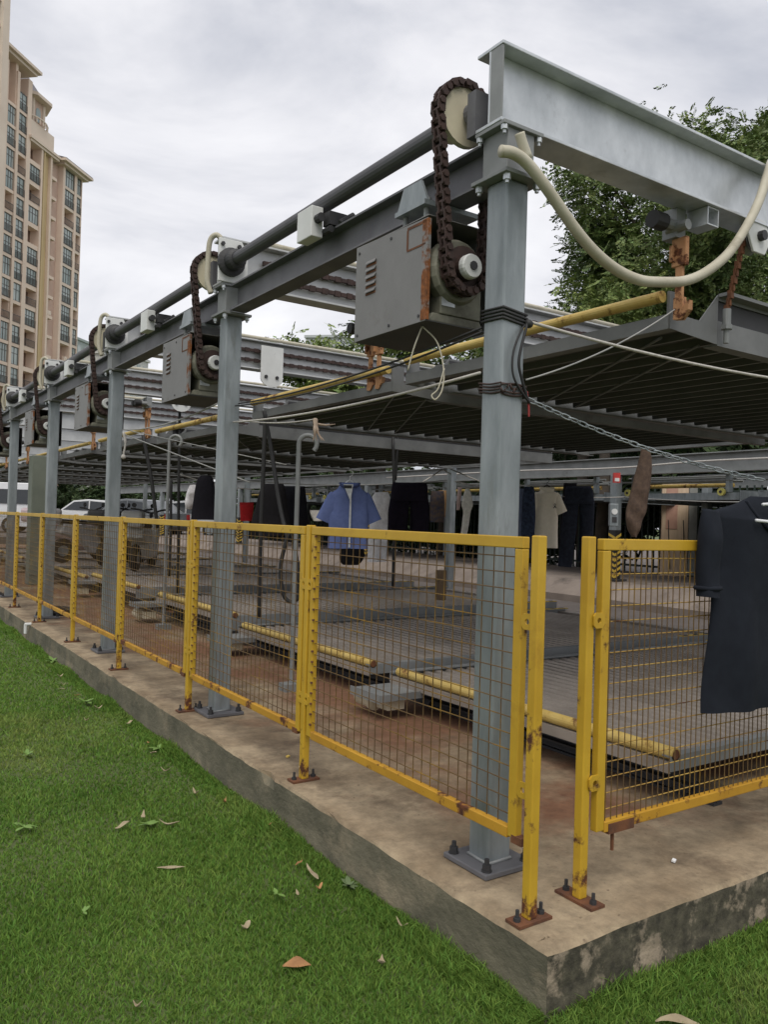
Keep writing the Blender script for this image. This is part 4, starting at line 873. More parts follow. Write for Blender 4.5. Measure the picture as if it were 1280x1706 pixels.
simple(872, 815, 8.5, r_px(8.5, 872, 815, [(866, 880, 814), (864, 879, 830), (865, 878, 860), (866, 876, 895)]), (.14, .17, .26), 'faded_jeans', 'faded blue jeans half hidden by the corner column', 'trousers')
simple(779, 815, 8.0, r_px(8.0, 779, 815, [(776, 783, 814), (772, 787, 828), (770, 789, 842), (773, 786, 852), (772, 784, 870), (770, 781, 890)]), (.85, .82, .76), 'white_suit', 'white sleeveless suit hanging beside the rear column', 'garment')
simple(766, 812, 8.3, r_px(8.3, 766, 812, [(763, 770, 812), (762, 769, 830), (762, 767, 850)]), (.6, .45, .42), 'pink_blouse', 'narrow pink garment by the rear column', 'garment')
simple(725, 818, 8.6, r_px(8.6, 725, 818, [(719, 740, 818), (717, 742, 840), (718, 742, 870)]), (.03, .035, .055), 'dark_shirt', 'dark garment between the shorts and the rear column', 'garment', c2=(.09, .06, .04))
simple(737, 818, 8.9, r_px(8.9, 737, 818, [(731, 744, 817), (730, 745, 835), (733, 743, 862)]), (.26, .16, .08), 'brown_blouse', 'brown garment just left of the rear column', 'garment')
# brown twisted towel
o = at(1075, 752, 3.6); b = MB(); rows = r_px(3.6, 1075, 752, [(1069, 1083, 748), (1066, 1087, 765), (1059, 1087, 795), (1053, 1084, 822), (1047, 1080, 850), (1046, 1074, 866), (1052, 1068, 884), (1060, 1064, 895)])
ring_tube(b, rows, W_, N_, o, .03, 26, .007, 90, 4, 7)
solo('brown_towel', b, cloth('brown_towelling', (.125, .085, .062), (.075, .052, .042), 60), 'twisted brown towel hanging from the link chain', 'towel', 'washing hung up to dry', smooth=True)
# washing lines carrying the laundry
rope(sag(at(405, 800, 8.4), at(745, 800, 8.0), .05), .006, LINE, 'washing line carrying the blue shirt and black shorts', 'rope', 'rope')
rope(sag(at(758, 802, 8.3), at(1040, 828, 9.2), .06), .006, ROPE, 'white washing line carrying the beige T-shirt', 'rope', 'rope')
rope([at(690, 812, 7.9), at(738, 782, 9.6), at(752, 790, 9.6)], .007, ROPE, 'white line tied up to the rear column', 'rope', 'rope')
rope([at(752, 782, 9.6), at(800, 802, 8.6), at(870, 808, 8.2)], .007, ROPE, 'white line from the rear column past the corner column', 'rope', 'rope')
rope(sag(at(1040, 828, 9.2), at(1280, 836, 9.2), .02), .006, LINE, 'thin line right of the brown towel', 'rope', 'rope')
rope(sag(at(300, 790, 9), at(420, 815, 8.6), .03), .006, ROPE, 'white line behind the second column', 'rope', 'rope')
# small red tag on the rear column
for (px, py, d, l) in ((766, 746, 11.4, 'red and white tag on the near rear column'), (1028, 796, 12.3, 'red emergency box on the far stack column')):
    o = at(px, py, d); b = MB(); b.obox(o, W_, N_, (0, 0, 1), .05, .03, .075); b.mi = 1; b.obox(o + N_ * .031 + V((0, 0, -.03)), W_, N_, (0, 0, 1), .035, .003, .025)
    solo('red_box', b, [mat('red_enamel_%d' % px, (.5, .04, .035)), WHITEP], l, 'box', None)
o = at(1023, 858, 12.2); t = thing('switch_cabinet', (o.x, o.y, o.z - .17), 'grey switch box with a round window on the far stack column', 'switch box')
b = MB(); b.obox(o, W_, N_, (0, 0, 1), .065, .05, .17); part('case', b, GALV2, t, bevel=.01)
b = MB(); b.lathe([(.03, 0), (.045, 0), (.045, .012), (.03, .012)], o + N_ * .05 + V((0, 0, .05)), N_, 16); part('dial', b, WHITEP, t)
b = MB(); b.obox(o + N_ * .053 + V((0, 0, -.07)), W_, N_, (0, 0, 1), .035, .006, .04); part('cover_flap', b, DARK, t)

# ------------------------------------------------------------------ far parking stack beyond the lane
FX0 = 8.34; FYS = [6.84 - 7.1 + 7.1 * i for i in range(6)]
fr2 = thing('far_parking_frame', (FX0, 6.84, .32), 'second grey parking stack frame beyond the lane with a hazard striped column', 'steel frame')
for i, y in enumerate(FYS):
    b = MB(); b.box(FX0 - .065, FX0 + .065, y - .065, y + .065, .33, 1.95); c = part('column', b, GALV2, fr2, bevel=.008)
    b = MB(); b.box(FX0 - .14, FX0 + .14, y - .14, y + .14, .325, .345); part('base_plate', b, DARK, c)
    b = MB(); b.box(FX0 - .0665, FX0 + .0665, y - .0665, y + .0665, .346, 1.10); part('hazard_sleeve', b, HAZB, c)
    for q in range(8):
        b = MB(); z = .36 + q * .085
        for (ax, d, oth) in (((1, 0, 0), (0, -1, 0), 0), ((0, 1, 0), (-1, 0, 0), 1)):
            a = V(ax); n_ = V(d); p = V((FX0, y, z)) + n_ * .0670
            b.prism([p - a * .065 + V((0, 0, 0)), p + a * .065 + V((0, 0, .06)), p + a * .065 + V((0, 0, .10)), p - a * .065 + V((0, 0, .04))], n_ * .002)
        part('hazard_stripe', b, HAZY if True else HAZB, c)
    b = MB(); b.box(10.6, 10.72, y - .06, y + .06, .1, 1.95); part('column', b, GALV2, fr2)
for x in (FX0 + .05, 12.4):
    b = MB(); b.ibeam_y(x, -9, 36, 1.95, 2.22, .16, tf=.014); part('edge_beam', b, DULL, fr2)
b = MB(); b.tube(spline([(8.2, 2, 2.06), (8.2, 5, 2.09), (8.2, 6.8, 2.05), (8.2, 9, 2.08), (8.2, 13, 2.07)]), .014, 6)
solo('white_cable', b, ROPE, 'white cable running along the beam of the far stack', 'cable', smooth=True)
WHEEL = mat('yellow_wheel', (.55, .50, .12), (.42, .38, .12), rough=.6)
def far_pallet(ya, label):
    x0, x1, yb, z = 8.55, 12.6, ya + 2.1, 1.60
    t = thing('far_pallet', (x0, ya, z), label, 'parking pallet', 'pallets of the far stack')
    for y in (ya, yb):
        b = MB(); b.box(x0, x1, y - .01, y + .01, z - .05, z + .10); part('side_channel', b, GALV2, t)
    b = MB(); b.box(x0 - .01, x0 + .01, ya + .011, yb - .011, z - .03, z + .07); part('end_channel', b, GALV2, t)
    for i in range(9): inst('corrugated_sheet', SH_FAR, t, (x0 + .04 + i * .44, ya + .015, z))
    for y in (ya + .25, yb - .25):
        b = MB(); b.lathe([(.03, -.02), (.055, -.02), (.055, .02), (.03, .02)], (x0 - .06, y, z + .08), (1, 0, 0), 14); part('guide_wheel', b, WHEEL, t)
        b = MB(); b.cyl((x0 - .09, y, z + .08), (x0 + .02, y, z + .08), .02, 10); part('axle', b, DARK, t)
        b = MB(); b.box(x0 - .03, x0 + .05, y - .10, y - .04, z + .08, z + .35); part('lift_lug', b, GALV2, t)
    b = MB(); b.cyl((x0 + .15, ya + .2, z + .18), (x0 + .15, yb - .2, z + .18), .03, 10); part('bumper_bar', b, PIPEY, t)
    b = MB()
    for q in range(5): b.cyl((x0 - .02 + .08 * q, ya + .1, z + .24 + .035 * (q % 3)), (x0 - .02 + .08 * q, yb - .15 * (q % 2) - .1, z + .24 + .035 * (q % 3)), .014 + .004 * (q % 2), 8)
    part('conduit_run', b, DULL, t)
    return t
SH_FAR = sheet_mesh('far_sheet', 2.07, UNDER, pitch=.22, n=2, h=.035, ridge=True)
f0 = far_pallet(.15, 'far stack pallet seen just left of the dark T-shirt')
FL = ['far stack pallet at the right edge behind the dark T-shirt', None, 'far stack pallet beside the striped column', 'far stack pallet left of the striped column', 'far stack pallet behind the beige T-shirt', 'far stack pallet behind the rear column', 'far stack pallet behind the blue shirt', 'far stack pallet behind the black skirt', 'far stack pallet behind the second column', 'far stack pallet farthest along']
for i, l in enumerate(FL):
    if l: dup(f0, (0, 2.366 * (i - 1), 0), l)

# wooden board and cupboard under the far stack
o = at(1124, 900, 14); t = thing('wooden_door', (o.x, o.y, .33), 'old pale wooden door leaning against the far fence', 'door')
WD = mat('pale_wood', (.58, .44, .31), (.46, .34, .23), scale=4, rough=.7, stretch=(8, 8, .6))
b = MB(); c = V((o.x, o.y, 1.15)); b.obox(c, W_, N_, (0, 0, 1), .23, .02, .82); part('leaf_panel', b, WD, t, bevel=.006)
b = MB(); b.obox(c + N_ * .022 + W_ * -.06 + V((0, 0, .35)), W_, N_, (0, 0, 1), .10, .006, .36); part('raised_panel', b, mat('pink_wood', (.45, .27, .20), (.36, .2, .15)), t, bevel=.01)
b = MB(); b.obox(c + W_ * .31, W_, N_, (0, 0, 1), .07, .02, .80); part('side_board', b, mat('grey_wood', (.25, .25, .23)), t)
for s_ in (-.12, .14):
    b = MB(); b.tube(spline([c + N_ * .03 + W_ * s_ + V((0, 0, .15)), c + N_ * .03 + W_ * (s_ + .02) + V((0, 0, -.2)), c + N_ * .03 + W_ * (s_ + .05) + V((0, 0, -.7))]), .008, 6); part('hanging_cord', b, BLACK, t)
o = at(737, 900, 9.2); b = MB(); b.box(o.x - .05, o.x + .05, o.y - .04, o.y + .04, .0, .60)
solo('brown_board', b, mat('brown_board_wood', (.14, .09, .045)), 'upright brown board beside the rear column', 'board', bevel=.004)

# iron fence bars behind the far stack
t = thing('iron_fence', (10.75, 0, .33), 'dark green iron railing with upright bars behind the far stack', 'fence')
GRI = mat('dark_green_iron', (.025, .04, .032), rough=.6); me = mesh_of('railing_bar', MB().box(-.012, .012, -.012, .012, 0, 1.6), GRI)
for i in range(180): inst('railing_bar', me, t, (10.80, -2 + i * .13, .30))
for z in (.42, 1.78):
    b = MB(); b.box(10.785, 10.815, -2, 21.5, z, z + .04); part('rail', b, GRI, t)

# ------------------------------------------------------------------ trees
def leaf_mesh(name, cents, m, n_per, spread, lsize, seed, droop=.3):
    r = np.random.default_rng(seed); C = np.array(cents); K = len(C)
    # little fronds: each clump holds several twigs, leaflets in pairs along each twig
    nt_ = max(1, n_per // 14); 
    base = np.repeat(C, nt_, 0) + r.normal(0, spread, (K * nt_, 3)); n = len(base)
    d = r.normal(0, 1, (n, 3)); d[:, 2] = d[:, 2] * .5 - droop; d /= np.linalg.norm(d, axis=1)[:, None]
    side = np.cross(d, r.normal(0, 1, (n, 3)) * .6 + np.array([0, 0, 1.])); side /= np.linalg.norm(side, axis=1)[:, None]
    V_ = []
    for j in range(14):
        s_ = 1 if j % 2 else -1; t_ = (j // 2 + .5) / 7; L = lsize * 7 * .55
        p = base + d * (L * t_)[..., None] if np.ndim(t_) else base + d * L * t_
        sz = lsize * r.uniform(.7, 1.25, n)[:, None]
        tip = p + (side * s_ + d * .5) * sz; wv = d * sz * .30 + r.normal(0, .12, (n, 3)) * sz
        V_.append(np.stack([p, (p + tip) / 2 + wv, tip, (p + tip) / 2 - wv], 1))
    v = np.concatenate(V_, 0).reshape(-1, 3); f = np.arange(len(v))
    return raw_mesh(name, v, f, m, 4)
def tree(base, H, crown_c, crown_r, nclump, n_per, spread, lsize, m, label, seed, grp='trees behind the parking stacks', trunk_r=.16, limbs=9, name='leafy_tree', droop=.3, lobes=9):
    r = random.Random(seed); t = thing(name, base, label, 'tree', grp); bx, by, bz = base; cc = V(crown_c)
    L = []
    for i in range(lobes):
        v_ = V((r.gauss(0, 1), r.gauss(0, 1), r.gauss(0, .8))).normalized() * r.uniform(.45, .95)
        L.append((cc + V((v_.x * crown_r[0], v_.y * crown_r[1], v_.z * crown_r[2])), r.uniform(.22, .42)))
    cents = []
    while len(cents) < nclump:
        c, k_ = r.choice(L); u = V((r.gauss(0, 1), r.gauss(0, 1), r.gauss(0, 1))).normalized() * (r.random() ** .45) * k_
        cents.append(tuple(c + V((u.x * crown_r[0], u.y * crown_r[1], u.z * crown_r[2]))))
    b = MB(); p0 = V(base); p1 = cc - V((0, 0, crown_r[2] * .3)); mid = p0.lerp(p1, .5) + V((r.uniform(-.2, .2), r.uniform(-.2, .2), 0)); tr = spline([p0, mid, p1, cc + V((0, 0, crown_r[2] * .5))], 5)
    b.tube(tr, [trunk_r * (1 - .85 * i / (len(tr) - 1)) for i in range(len(tr))], 8); part('trunk', b, BARK, t, smooth=True)
    b = MB()
    for c, k_ in L:
        s_ = tr[r.randint(5, len(tr) - 4)]; q = spline([s_, s_.lerp(c, .5) + V((r.uniform(-.2, .2), r.uniform(-.2, .2), .15)), c], 4); b.tube(q, [trunk_r * .4 * (1 - .8 * i / (len(q) - 1)) for i in range(len(q))], 6)
    part('limbs', b, BARK, t, smooth=True)
    o = link('crown', leaf_mesh('crown', cents, m, n_per, spread, lsize, seed, droop), t); o.location = -V(base); return t
LF1 = mat('locust_leaf', (.155, .205, .065), (.085, .130, .042), scale=.8, rough=.6, island=.45, spec=.3)
LF2 = mat('dark_leaf', (.055, .085, .032), (.03, .052, .02), scale=.6, rough=.65, island=.4, spec=.25)
LF3 = mat('light_leaf', (.19, .24, .07), (.11, .16, .045), scale=.9, rough=.6, island=.4, spec=.3)
c = at(1130, 480, 17); tree((c.x, c.y, .0), 8, c, (3.2, 3.2, 2.7), 620, 322, .28, .066, LF1, 'large feathery tree seen under the near cross beam', 21, lobes=14)
c = at(985, 500, 17.6); tree((c.x, c.y, .0), 6, c, (1.5, 1.5, 1.7), 190, 238, .26, .066, LF1, 'smaller feathery tree just right of the corner column', 27, lobes=9)
c = at(1275, 300, 19); tree((c.x, c.y, .0), 9, c, (2.3, 2.3, 1.5), 330, 224, .28, .068, LF3, 'tall tree with its top showing above the near cross beam', 22, lobes=8)
c = at(1010, 590, 16); tree((c.x, c.y, .0), 6, c, (2.2, 2.0, 1.2), 240, 196, .26, .064, LF3, 'lower leafy tree below the feathery tree', 26, lobes=8)
HL = ['dark tree behind the iron railing at the right edge', 'dark tree behind the railing left of the dark T-shirt', 'dark tree behind the railing behind the wooden door', 'dark tree behind the striped column', 'dark tree behind the beige T-shirt', 'dark tree behind the rear column', 'dark tree behind the white dress', 'dark tree behind the blue shirt', 'dark tree behind the black skirt', 'dark tree beyond the second column', 'dark tree beyond the third column', 'dark tree farthest along the lane']
for i, l in enumerate(HL):
    y = -3 + i * 3.1; x = 13.0 + random.uniform(0, 2.0); h = random.uniform(3.6, 4.4)
    tree((x, y, 0), h, (x, y, h * .52), (2.0, 2.2, h * .52), 170, 126, .32, .175, LF2, l, 40 + i, name='dark_tree', trunk_r=.1, lobes=9)
for j, (px, py, d, r_, l) in enumerate(((745, 592, 20, 2.0, 'bushy tree between the near hoist cover and the corner column'), (560, 655, 22, 1.9, 'green tree showing above the second pallet'), (640, 640, 19, 1.3, 'green tree showing below the near hoist cover'))):
    c = at(px, py + 10, d); tree((c.x, c.y, 0), 5, c, (r_ * 1.3, r_ * 1.3, r_ * .75), 210, 126, .25, .11, LF3 if j else LF1, l, 70 + j, name='leafy_tree', lobes=6)
c = at(548, 592, 30); b = MB()
tree((c.x, c.y, 0), 7, at(548, 590, 30), (.55, .55, .75), 16, 42, .10, .09, LF2, 'thin wispy treetop seen through the frame', 81, lobes=5, trunk_r=.05)
for i, (px, py, d) in enumerate(((20, 790, 60), (120, 805, 62), (190, 808, 60), (270, 806, 64))):
    c = at(px, py, d); tree((c.x, c.y, 0), 4, c, (4.0, 4.0, 2.2), 110, 98, .5, .26, LF2, 'dark distant tree at the far left, %s from the photo edge' % ROW[i], 90 + i, name='dark_tree', lobes=7)

# ------------------------------------------------------------------ vehicles and cabinet in the far left
CARG = mat('car_glass', (.03, .035, .04), rough=.1); TYRE = mat('tyre', (.02, .02, .02), rough=.8)
def vehicle(name, label, cat, loc, rotz, prof, win, wid, color, wheel_x, wr=.31):
    t = thing(name, loc, label, cat, None, rotz, True); m = mat(name + '_paint', color, tuple(v * .93 for v in color), rough=.25, spec=.6)
    n = len(prof); b = MB(); vs = []
    for yy, ins in ((-wid / 2, 1), (-wid / 2 * .97, 0), (wid / 2 * .97, 0), (wid / 2, 1)):
        for x, z in prof: 
            k_ = max(0, (z - .85)) * .16; vs.append((x * (.985 if ins else 1), yy * (1 - k_), z * (.99 if ins else 1)))
    fs = [tuple(range(n - 1, -1, -1)), tuple(range(3 * n, 4 * n))]
    for a in range(3): fs += [(a * n + i, a * n + (i + 1) % n, (a + 1) * n + (i + 1) % n, (a + 1) * n + i) for i in range(n)]
    part('body', b.add(vs, fs), m, t, bevel=.03)
    for w_ in win:
        for sg in (-1, 1):
            b = MB(); b.prism([(x, sg * (wid / 2 * (1 - max(0, z - .85) * .16) + .004), z) for x, z in w_], (0, sg * .006, 0)); part('window', b, CARG, t)
    xs = sorted(p[0] for p in prof)
    for x in wheel_x:
        for sg in (-1, 1):
            b = MB(); b.lathe([(.1, 0), (wr - .02, 0), (wr, .03), (wr, .17), (wr - .02, .2), (.1, .2)], (x, sg * wid / 2 - .1, wr), (0, 1, 0), 20); w2 = part('wheel', b, TYRE, t)
            b = MB(); b.lathe([(.02, 0), (wr * .62, 0), (wr * .6, .012), (.02, .02)], (x, sg * (wid / 2 + .09), wr), (0, sg, 0), 16); part('rim', b, GALV2, w2)
    for sg in (-1, 1):
        b = MB(); b.box(xs[0] - .01, xs[0] + .03, sg * wid * .38 - .12, sg * wid * .38 + .12, .62, .76); part('headlight', b, WHITEP, t)
        b = MB(); b.box(xs[-1] - .03, xs[-1] + .01, sg * wid * .4 - .08, sg * wid * .4 + .08, .7, .9); part('tail_light', b, bpy.data.materials.get('tail_red') or mat('tail_red', (.4, .02, .02)), t)
    return t
carp = [(-2.1, .3), (-2.15, .65), (-1.95, .82), (-1.1, .95), (-.5, 1.40), (.2, 1.48), (1.1, 1.42), (1.75, 1.0), (2.1, .95), (2.15, .4), (2.0, .25), (-1.9, .25)]
carw = [[(-.95, .97), (-.45, 1.34), (.25, 1.40), (.25, .97)], [(.32, .97), (.32, 1.40), (1.05, 1.35), (1.55, 1.0)]]
vanp = [(-2.5, .3), (-2.55, .8), (-2.2, 1.0), (-1.6, 1.75), (-1.2, 1.95), (2.4, 1.97), (2.5, 1.8), (2.52, .4), (2.4, .25), (-2.4, .25)]
vanw = [[(-1.75, 1.15), (-1.35, 1.68), (-.6, 1.70), (-.6, 1.15)], [(-.5, 1.15), (-.5, 1.70), (.9, 1.70), (.9, 1.15)], [(1.0, 1.15), (1.0, 1.70), (2.3, 1.70), (2.3, 1.15)]]
c = at(-48, 850, 32); vehicle('white_van', 'white van with a dark window band parked at the far left edge', 'van', (c.x, c.y, .22), rad(-20), vanp, vanw, 1.8, (.62, .63, .65), (-1.6, 1.6))
c = at(152, 850, 38); vehicle('white_car', 'white car parked behind the third column', 'car', (c.x, c.y, .22), rad(-40), carp, carw, 1.75, (.6, .61, .62), (-1.35, 1.35))
c = at(226, 850, 33); vehicle('grey_car', 'grey car parked left of the hooked pole', 'car', (c.x, c.y, .22), rad(-60), carp, carw, 1.75, (.13, .14, .15), (-1.35, 1.35))
c = at(310, 850, 34); vehicle('silver_car', 'silver car parked behind the black jacket', 'car', (c.x, c.y, .22), rad(-40), carp, carw, 1.75, (.40, .41, .42), (-1.35, 1.35))
def scooter(label, loc, rotz, color):
    t = thing('scooter', loc, label, 'scooter', 'scooters parked under the stack', rotz, True); m = mat('scooter_paint_%d' % int(loc[1] * 10), color, rough=.3)
    for x in (-.62, .62):
        b = MB(); b.lathe([(.08, -.05), (.20, -.05), (.225, 0), (.20, .05), (.08, .05)], (x, 0, .225), (0, 1, 0), 18); w_ = part('wheel', b, TYRE, t)
        b = MB(); b.lathe([(.03, -.055), (.10, -.055), (.10, .055), (.03, .055)], (x, 0, .225), (0, 1, 0), 12); part('rim', b, GALV2, w_)
    b = MB(); b.prism([(-.72, -.14, .55), (-.66, -.14, .72), (0, -.14, .68), (.05, -.14, .35), (.32, -.14, .30), (.42, -.14, .85), (.50, -.14, .92), (.58, -.14, .60), (.40, -.14, .20), (-.1, -.14, .18), (-.3, -.14, .42)], (0, .28, 0)); part('fairing', b, m, t, bevel=.03)
    b = MB(); b.prism([(-.75, -.13, .72), (-.70, -.13, .80), (-.3, -.13, .78), (.02, -.13, .76), (.02, -.13, .69), (-.66, -.13, .73)], (0, .26, 0)); part('seat', b, BLACK, t, bevel=.03)
    b = MB(); b.tube(spline([(.40, -.34, 1.02), (.44, -.18, 1.0), (.46, 0, .95), (.44, .18, 1.0), (.40, .34, 1.02)], 4), .016, 8); b.cyl((.46, 0, .8), (.46, 0, .96), .03, 8); b.cyl((.62, .09, .225), (.48, .06, .75), .02, 8); b.cyl((.62, -.09, .225), (.48, -.06, .75), .02, 8); part('handlebar', b, BLACK, t)
    for s_ in (-1, 1):
        b = MB(); b.cyl((.44, s_ * .25, 1.0), (.47, s_ * .30, 1.06), .008, 6); b.lathe([(.001, 0), (.04, .0), (.04, .02), (.001, .03)], (.47, s_ * .30, 1.08), (1, 0, 0), 12); part('mirror', b, BLACK, t)
    b = MB(); b.lathe([(.001, 0), (.07, 0), (.06, .04), (.001, .05)], (.53, 0, .86), (1, 0, 0), 14); part('headlight', b, WHITEP, t)
    b = MB(); b.box(-.95, -.70, -.17, .17, .72, .98); part('tail_box', b, m, t, bevel=.05)
for i, (px, py, d, rz, col, l) in enumerate(((118, 880, 15.5, 20, (.65, .5, .52), 'pinkish white scooter parked behind the fourth column'), (160, 882, 15.0, 10, (.6, .6, .62), 'pale scooter with a black seat parked left of the third column'), (240, 905, 13.6, 60, (.6, .6, .58), 'white scooter seen through the mesh between the second and third columns'), (205, 900, 14.5, 45, (.05, .05, .05), 'black scooter parked behind the third column'))):
    c = at(px, py, d); scooter(l, (c.x, c.y, .20), rad(rz), col)
c = at(66, 860, 12.5); t = thing('control_cabinet', (c.x, c.y, 0), 'tall grey green cabinet standing beyond the fourth column', 'cabinet')
b = MB(); b.box(c.x - .16, c.x + .16, c.y - .14, c.y + .14, 0, 1.98); part('case', b, mat('cabinet_paint', (.17, .19, .155), (.14, .16, .13)), t, bevel=.01)
b = MB(); b.box(c.x - .14, c.x + .14, c.y - .146, c.y - .14, .15, 1.85); part('door', b, bpy.data.materials['cabinet_paint'], t)

# ------------------------------------------------------------------ apartment tower
dd = V((math.sin(rad(43.99)), math.cos(rad(43.99)), 0)); ROT = math.atan2(-dd.y, -dd.x)
STONE = mat('tower_render', (.76, .63, .52), (.68, .55, .45), scale=.25, rough=.9, dirt=.66, dirtc=(.36, .27, .21))
SALM = mat('salmon_render', (.60, .44, .36), (.52, .38, .31), scale=.3, rough=.9)
PALE = mat('pale_stone', (.72, .62, .52), (.64, .54, .45), scale=.3, rough=.9)
OCHRE = mat('ochre_render', (.58, .45, .25), (.5, .38, .21), scale=.3, rough=.9)
SLATE = mat('slate_roof', (.19, .18, .19), (.15, .14, .15), scale=.6, rough=.8)
GLASS = mat('tower_glass', (.20, .26, .25), (.42, .47, .46), scale=.22, rough=.12, spec=.7)
IRON = mat('balcony_iron', (.10, .095, .09), rough=.6)
base = V((28.0, 129.76, GZ))
tw = thing('apartment_tower', base, 'tall peach stone apartment tower with a slate cupola at the far left', 'building', None, ROT, True)
b = MB(); b.box(0, 8.3, -14, -1.3, 0, 53.1); b.box(5.2, 14.2, -14, -1.6, 0, 53.1); b.box(14.2, 26, -14, -1.3, 0, 61.5); part('wall', b, SALM, tw)
FL_ = [2.91 * i + .6 for i in range(21)]
def pier(u0, u1, z1, y=0, m=STONE):
    b = MB(); b.box(u0, u1, -1.29, y, 0, z1); part('pier', b, m, tw)
for u0, u1 in ((-.05, .1), (1.39, 2.0), (4.6, 5.15), (13.3, 14.2)): pier(u0, u1, 52.8 if u1 < 14 else 61, .12)
pier(16.0, 16.55, 60.8, .12); pier(18.7, 20.3, 61, .3); pier(22, 22.8, 60.8, .12)
pier(7.85, 8.3, 52.8, .05); pier(9.65, 10.0, 52.8, .1, OCHRE); pier(10.3, 10.75, 52.8, .15)
b = MB(); b.box(8.3, 9.65, -1.5, -.35, 0, 52.8); part('pipe_recess_wall', b, OCHRE, tw)
b = MB(); b.box(5.15, 6.6, -1.55, -.75, 0, 52.8); part('recess_wall', b, SALM, tw)
def slab_(u0, u1, z): 
    return MB().box(u0, u1, -1.28, .06, z - .28, z)
BAYS = [('F', .1, 1.39, 18), ('E', 2.0, 4.6, 18), ('D', 6.6, 7.85, 18), ('C', 10.75, 13.3, 18), ('B', 14.2, 16.0, 20), ('A', 16.55, 18.7, 20)]
CURT = [mat('curtain_%d' % i, c_) for i, c_ in enumerate(((.55, .52, .46), (.42, .46, .44), (.5, .38, .33)))]
WM = {}
def win_mesh(wd, h):
    k_ = (round(wd, 2), round(h, 2))
    if k_ in WM: return WM[k_]
    b = MB(); th = .09
    b.box(0, wd, -.05, .05, 0, th); b.box(0, wd, -.05, .05, h - th, h); b.box(0, th, -.05, .05, th, h - th); b.box(wd - th, wd, -.05, .05, th, h - th)
    nm = 3 if wd > 2 else 1
    for i in range(nm): x = wd * (i + 1) / (nm + 1); b.box(x - .04, x + .04, -.04, .04, th, h - th)
    b.box(th, wd - th, -.035, .035, h * .62, h * .62 + .07)
    a = mesh_of('window_frame', b, IRON); g = mesh_of('pane', MB().box(.02, wd - .02, -.02, -.005, .02, h - .02), GLASS)
    r = MB(); n_ = max(4, int(wd / .22))
    for i in range(n_): x = .05 + (wd - .1) * i / (n_ - 1); r.box(x - .025, x + .025, .08, .12, 0, .95)
    r.box(0, wd, .07, .13, .95, 1.02); r.box(0, wd, .07, .13, .08, .14)
    WM[k_] = (a, g, mesh_of('balcony_railing', r, IRON)); return WM[k_]
rr = random.Random(9)
for nm, u0, u1, nf in BAYS:
    sm = mesh_of('spandrel', MB().box(u0, u1, -1.28, .02, -.32, .12 if nm != 'C' else .3), PALE if nm in 'EF' else STONE)
    for i in range(6, nf):
        o = link('spandrel', sm, tw); o.location = (0, 0, FL_[i])
        z = FL_[i] + .12 + (.2 if nm == 'C' else 0); h = 2.91 - .44 - (.2 if nm == 'C' else 0)
        fm, gm, rm = win_mesh(u1 - u0 - .02, h)
        deep = -.9 if nm == 'D' else -.12
        if rr.random() < (.62 if nm not in 'D' else .8):
            wn = link('window', fm, tw); wn.location = (u0 + .01, deep, z); pn = link('pane', gm, wn)
            if rr.random() < .45:
                k2 = rr.uniform(.25, .8); q = MB(); q.box(.12, .12 + (u1 - u0 - .26) * k2, -.12, -.09, .1, h - .1); cu = link('curtain', mesh_of('curtain', q, CURT[rr.randint(0, 2)]), wn)
        elif rr.random() < .5 and nm in 'ED':
            q = MB(); q.box(.2, 1.0, -.5, -.1, .1, .75); q.lathe([(.05, 0), (.26, 0), (.26, .02), (.05, .03)], (.5, -.1, .42), (0, 1, 0), 12); ac = link('air_conditioner', mesh_of('air_conditioner', q, PALE), tw); ac.location = (u0, 0, z)
        if nm != 'D' and rr.random() < .75:
            o = link('balcony_railing', rm, tw); o.location = (u0 + .01, -.02, z)
# roofs and cornices
def cornice(u0, u1, z, h, ov, m=PALE):
    b = MB(); b.box(u0 - ov, u1 + ov, -14, ov, z, z + h * .5); b.box(u0 - ov * .6, u1 + ov * .6, -14, ov * .6, z - h * .5, z - .002); part('cornice', b, m, tw)
cornice(0, 5.2, 53.1, .7, 1.25); cornice(6.8, 13.2, 53.1, .7, .5); cornice(13.7, 26, 62.2, .8, 1.1)
b = MB(); b.prism([(-1.2, 1.2, 53.48), (6.2, 1.2, 53.48), (5.0, -3, 55), (0, -3, 55)], (0, 0, .1)); part('hip_roof', b, SLATE, tw)
for u in (16.2, 18.9): pier(u, u + .5, 62, -.1)
# cupola
b = MB(); b.box(6.7, 13.3, -9, -.6, 53.5, 56.4); part('cupola_base', b, PALE, tw)
oc = [(10.0 + 3.3 * math.cos(a), -4.2 + 3.3 * math.sin(a)) for a in [math.pi / 8 + math.pi / 4 * j for j in range(8)]]
b = MB(); b.prism([(x, y, 56.4) for x, y in oc], (0, 0, 3.6)); part('cupola_drum', b, SALM, tw)
for j in range(8):
    (xa, ya), (xb, yb) = oc[j], oc[(j + 1) % 8]; mx_, my_ = (xa + xb) / 2, (ya + yb) / 2; d = V((xb - xa, yb - ya, 0)).normalized(); n_ = V((d.y, -d.x, 0))
    if n_.dot(V((mx_ - 10, my_ + 4.2, 0))) < 0: n_ = -n_
    p = V((mx_, my_, 57.0)) + n_ * .02; pts = [p - d * .55, p + d * .55, p + d * .55 + V((0, 0, 1.5))] + [p + d * .55 * math.cos(a) + V((0, 0, 1.5 + .55 * math.sin(a))) for a in [math.pi * q / 6 for q in range(1, 6)]] + [p - d * .55 + V((0, 0, 1.5))]
    b = MB(); b.prism(pts, n_ * .05); part('arched_window', b, GLASS, tw)
    b = MB(); b.cyl((xa, ya, 56.4), (xa, ya, 60), .28, 10); part('pilaster', b, PALE, tw)
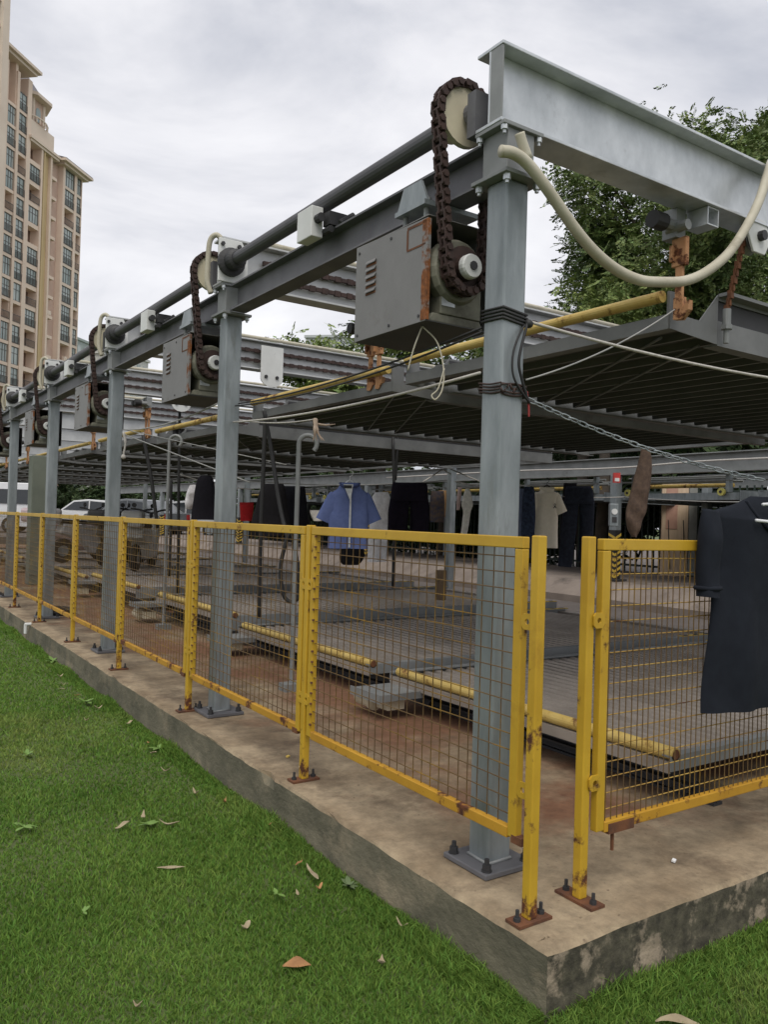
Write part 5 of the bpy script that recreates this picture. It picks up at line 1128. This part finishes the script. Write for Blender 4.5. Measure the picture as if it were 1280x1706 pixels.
def ring8(r, z): return [(10.0 + r * math.cos(a), -4.2 + r * math.sin(a), z) for a in [math.pi / 8 + math.pi / 4 * j for j in range(8)]]
b = MB(); b.prism(ring8(4.5, 60.0), (0, 0, .45)); part('cupola_eave', b, PALE, tw)
b = MB(); P = ring8(3.6, 60.46) + ring8(.7, 64.6); b.add(P, [(j, (j + 1) % 8, 8 + (j + 1) % 8, 8 + j) for j in range(8)] + [tuple(range(8, 16)), tuple(range(7, -1, -1))]); part('mansard_roof', b, SLATE, tw)
for z, r_ in ((56.45, 3.9),):
    b = MB()
    for j in range(40):
        a = 2 * math.pi * j / 40; b.cyl((10 + r_ * math.cos(a), -4.2 + r_ * math.sin(a), 56.4), (10 + r_ * math.cos(a), -4.2 + r_ * math.sin(a), 57.1), .10, 6)
    b.tube([(10 + r_ * math.cos(2 * math.pi * j / 24), -4.2 + r_ * math.sin(2 * math.pi * j / 24), 57.15) for j in range(25)], .14, 6); part('balustrade', b, PALE, tw)
# nearer tower, only its corner pier inside the picture
c = at(-22, 853, 92); t = thing('apartment_tower', (c.x, c.y, GZ), 'nearer tower of which only a pale corner shows at the top left edge', 'building', None, ROT, True)
b = MB(); b.box(-.6, .55, -1, .3, 0, 75); part('corner_pier', b, PALE, t)
b = MB(); b.box(.55, 16, -12, -.6, 0, 76); part('wall', b, SALM, t)
for i in range(16, 25):
    b = MB(); b.box(.56, 3, -.59, .0, 2.95 * i, 2.95 * i + .4); part('spandrel', b, STONE, t)
    b = MB(); b.box(.7, 2.8, -.58, -.5, 2.95 * i + .5, 2.95 * i + 2.7); part('window', b, GLASS, t)
# low pale blocks in the distance
def block(px, pyt, d, wd, label, m):
    top = at(px, pyt, d); t = thing('distant_building', (top.x, top.y, GZ), label, 'building', 'distant buildings', ROT, True); h = top.z - GZ
    b = MB(); b.box(-wd / 2, wd / 2, -8, 0, 0, h); b.box(-wd / 2 - .3, wd / 2 + .3, -8.3, .3, h, h + .5); part('wall', b, m, t)
    me = mesh_of('window', MB().box(-.6, .6, .01, .06, 0, 1.4), GLASS)
    for i in range(int(wd / 2.4)):
        for j in range(3):
            o = link('window', me, t); o.location = (-wd / 2 + 1.4 + i * 2.4, 0, h - 2.4 - 3 * j)
block(143, 572, 170, 12, 'pale grey green block just right of the tower', mat('grey_block', (.36, .42, .40)))
block(228, 597, 150, 9, 'whitish block behind the third column top', mat('white_block', (.6, .6, .57)))
block(582, 568, 160, 6, 'small pale block seen left of the near hoist cover', mat('pale_block', (.5, .54, .55)))
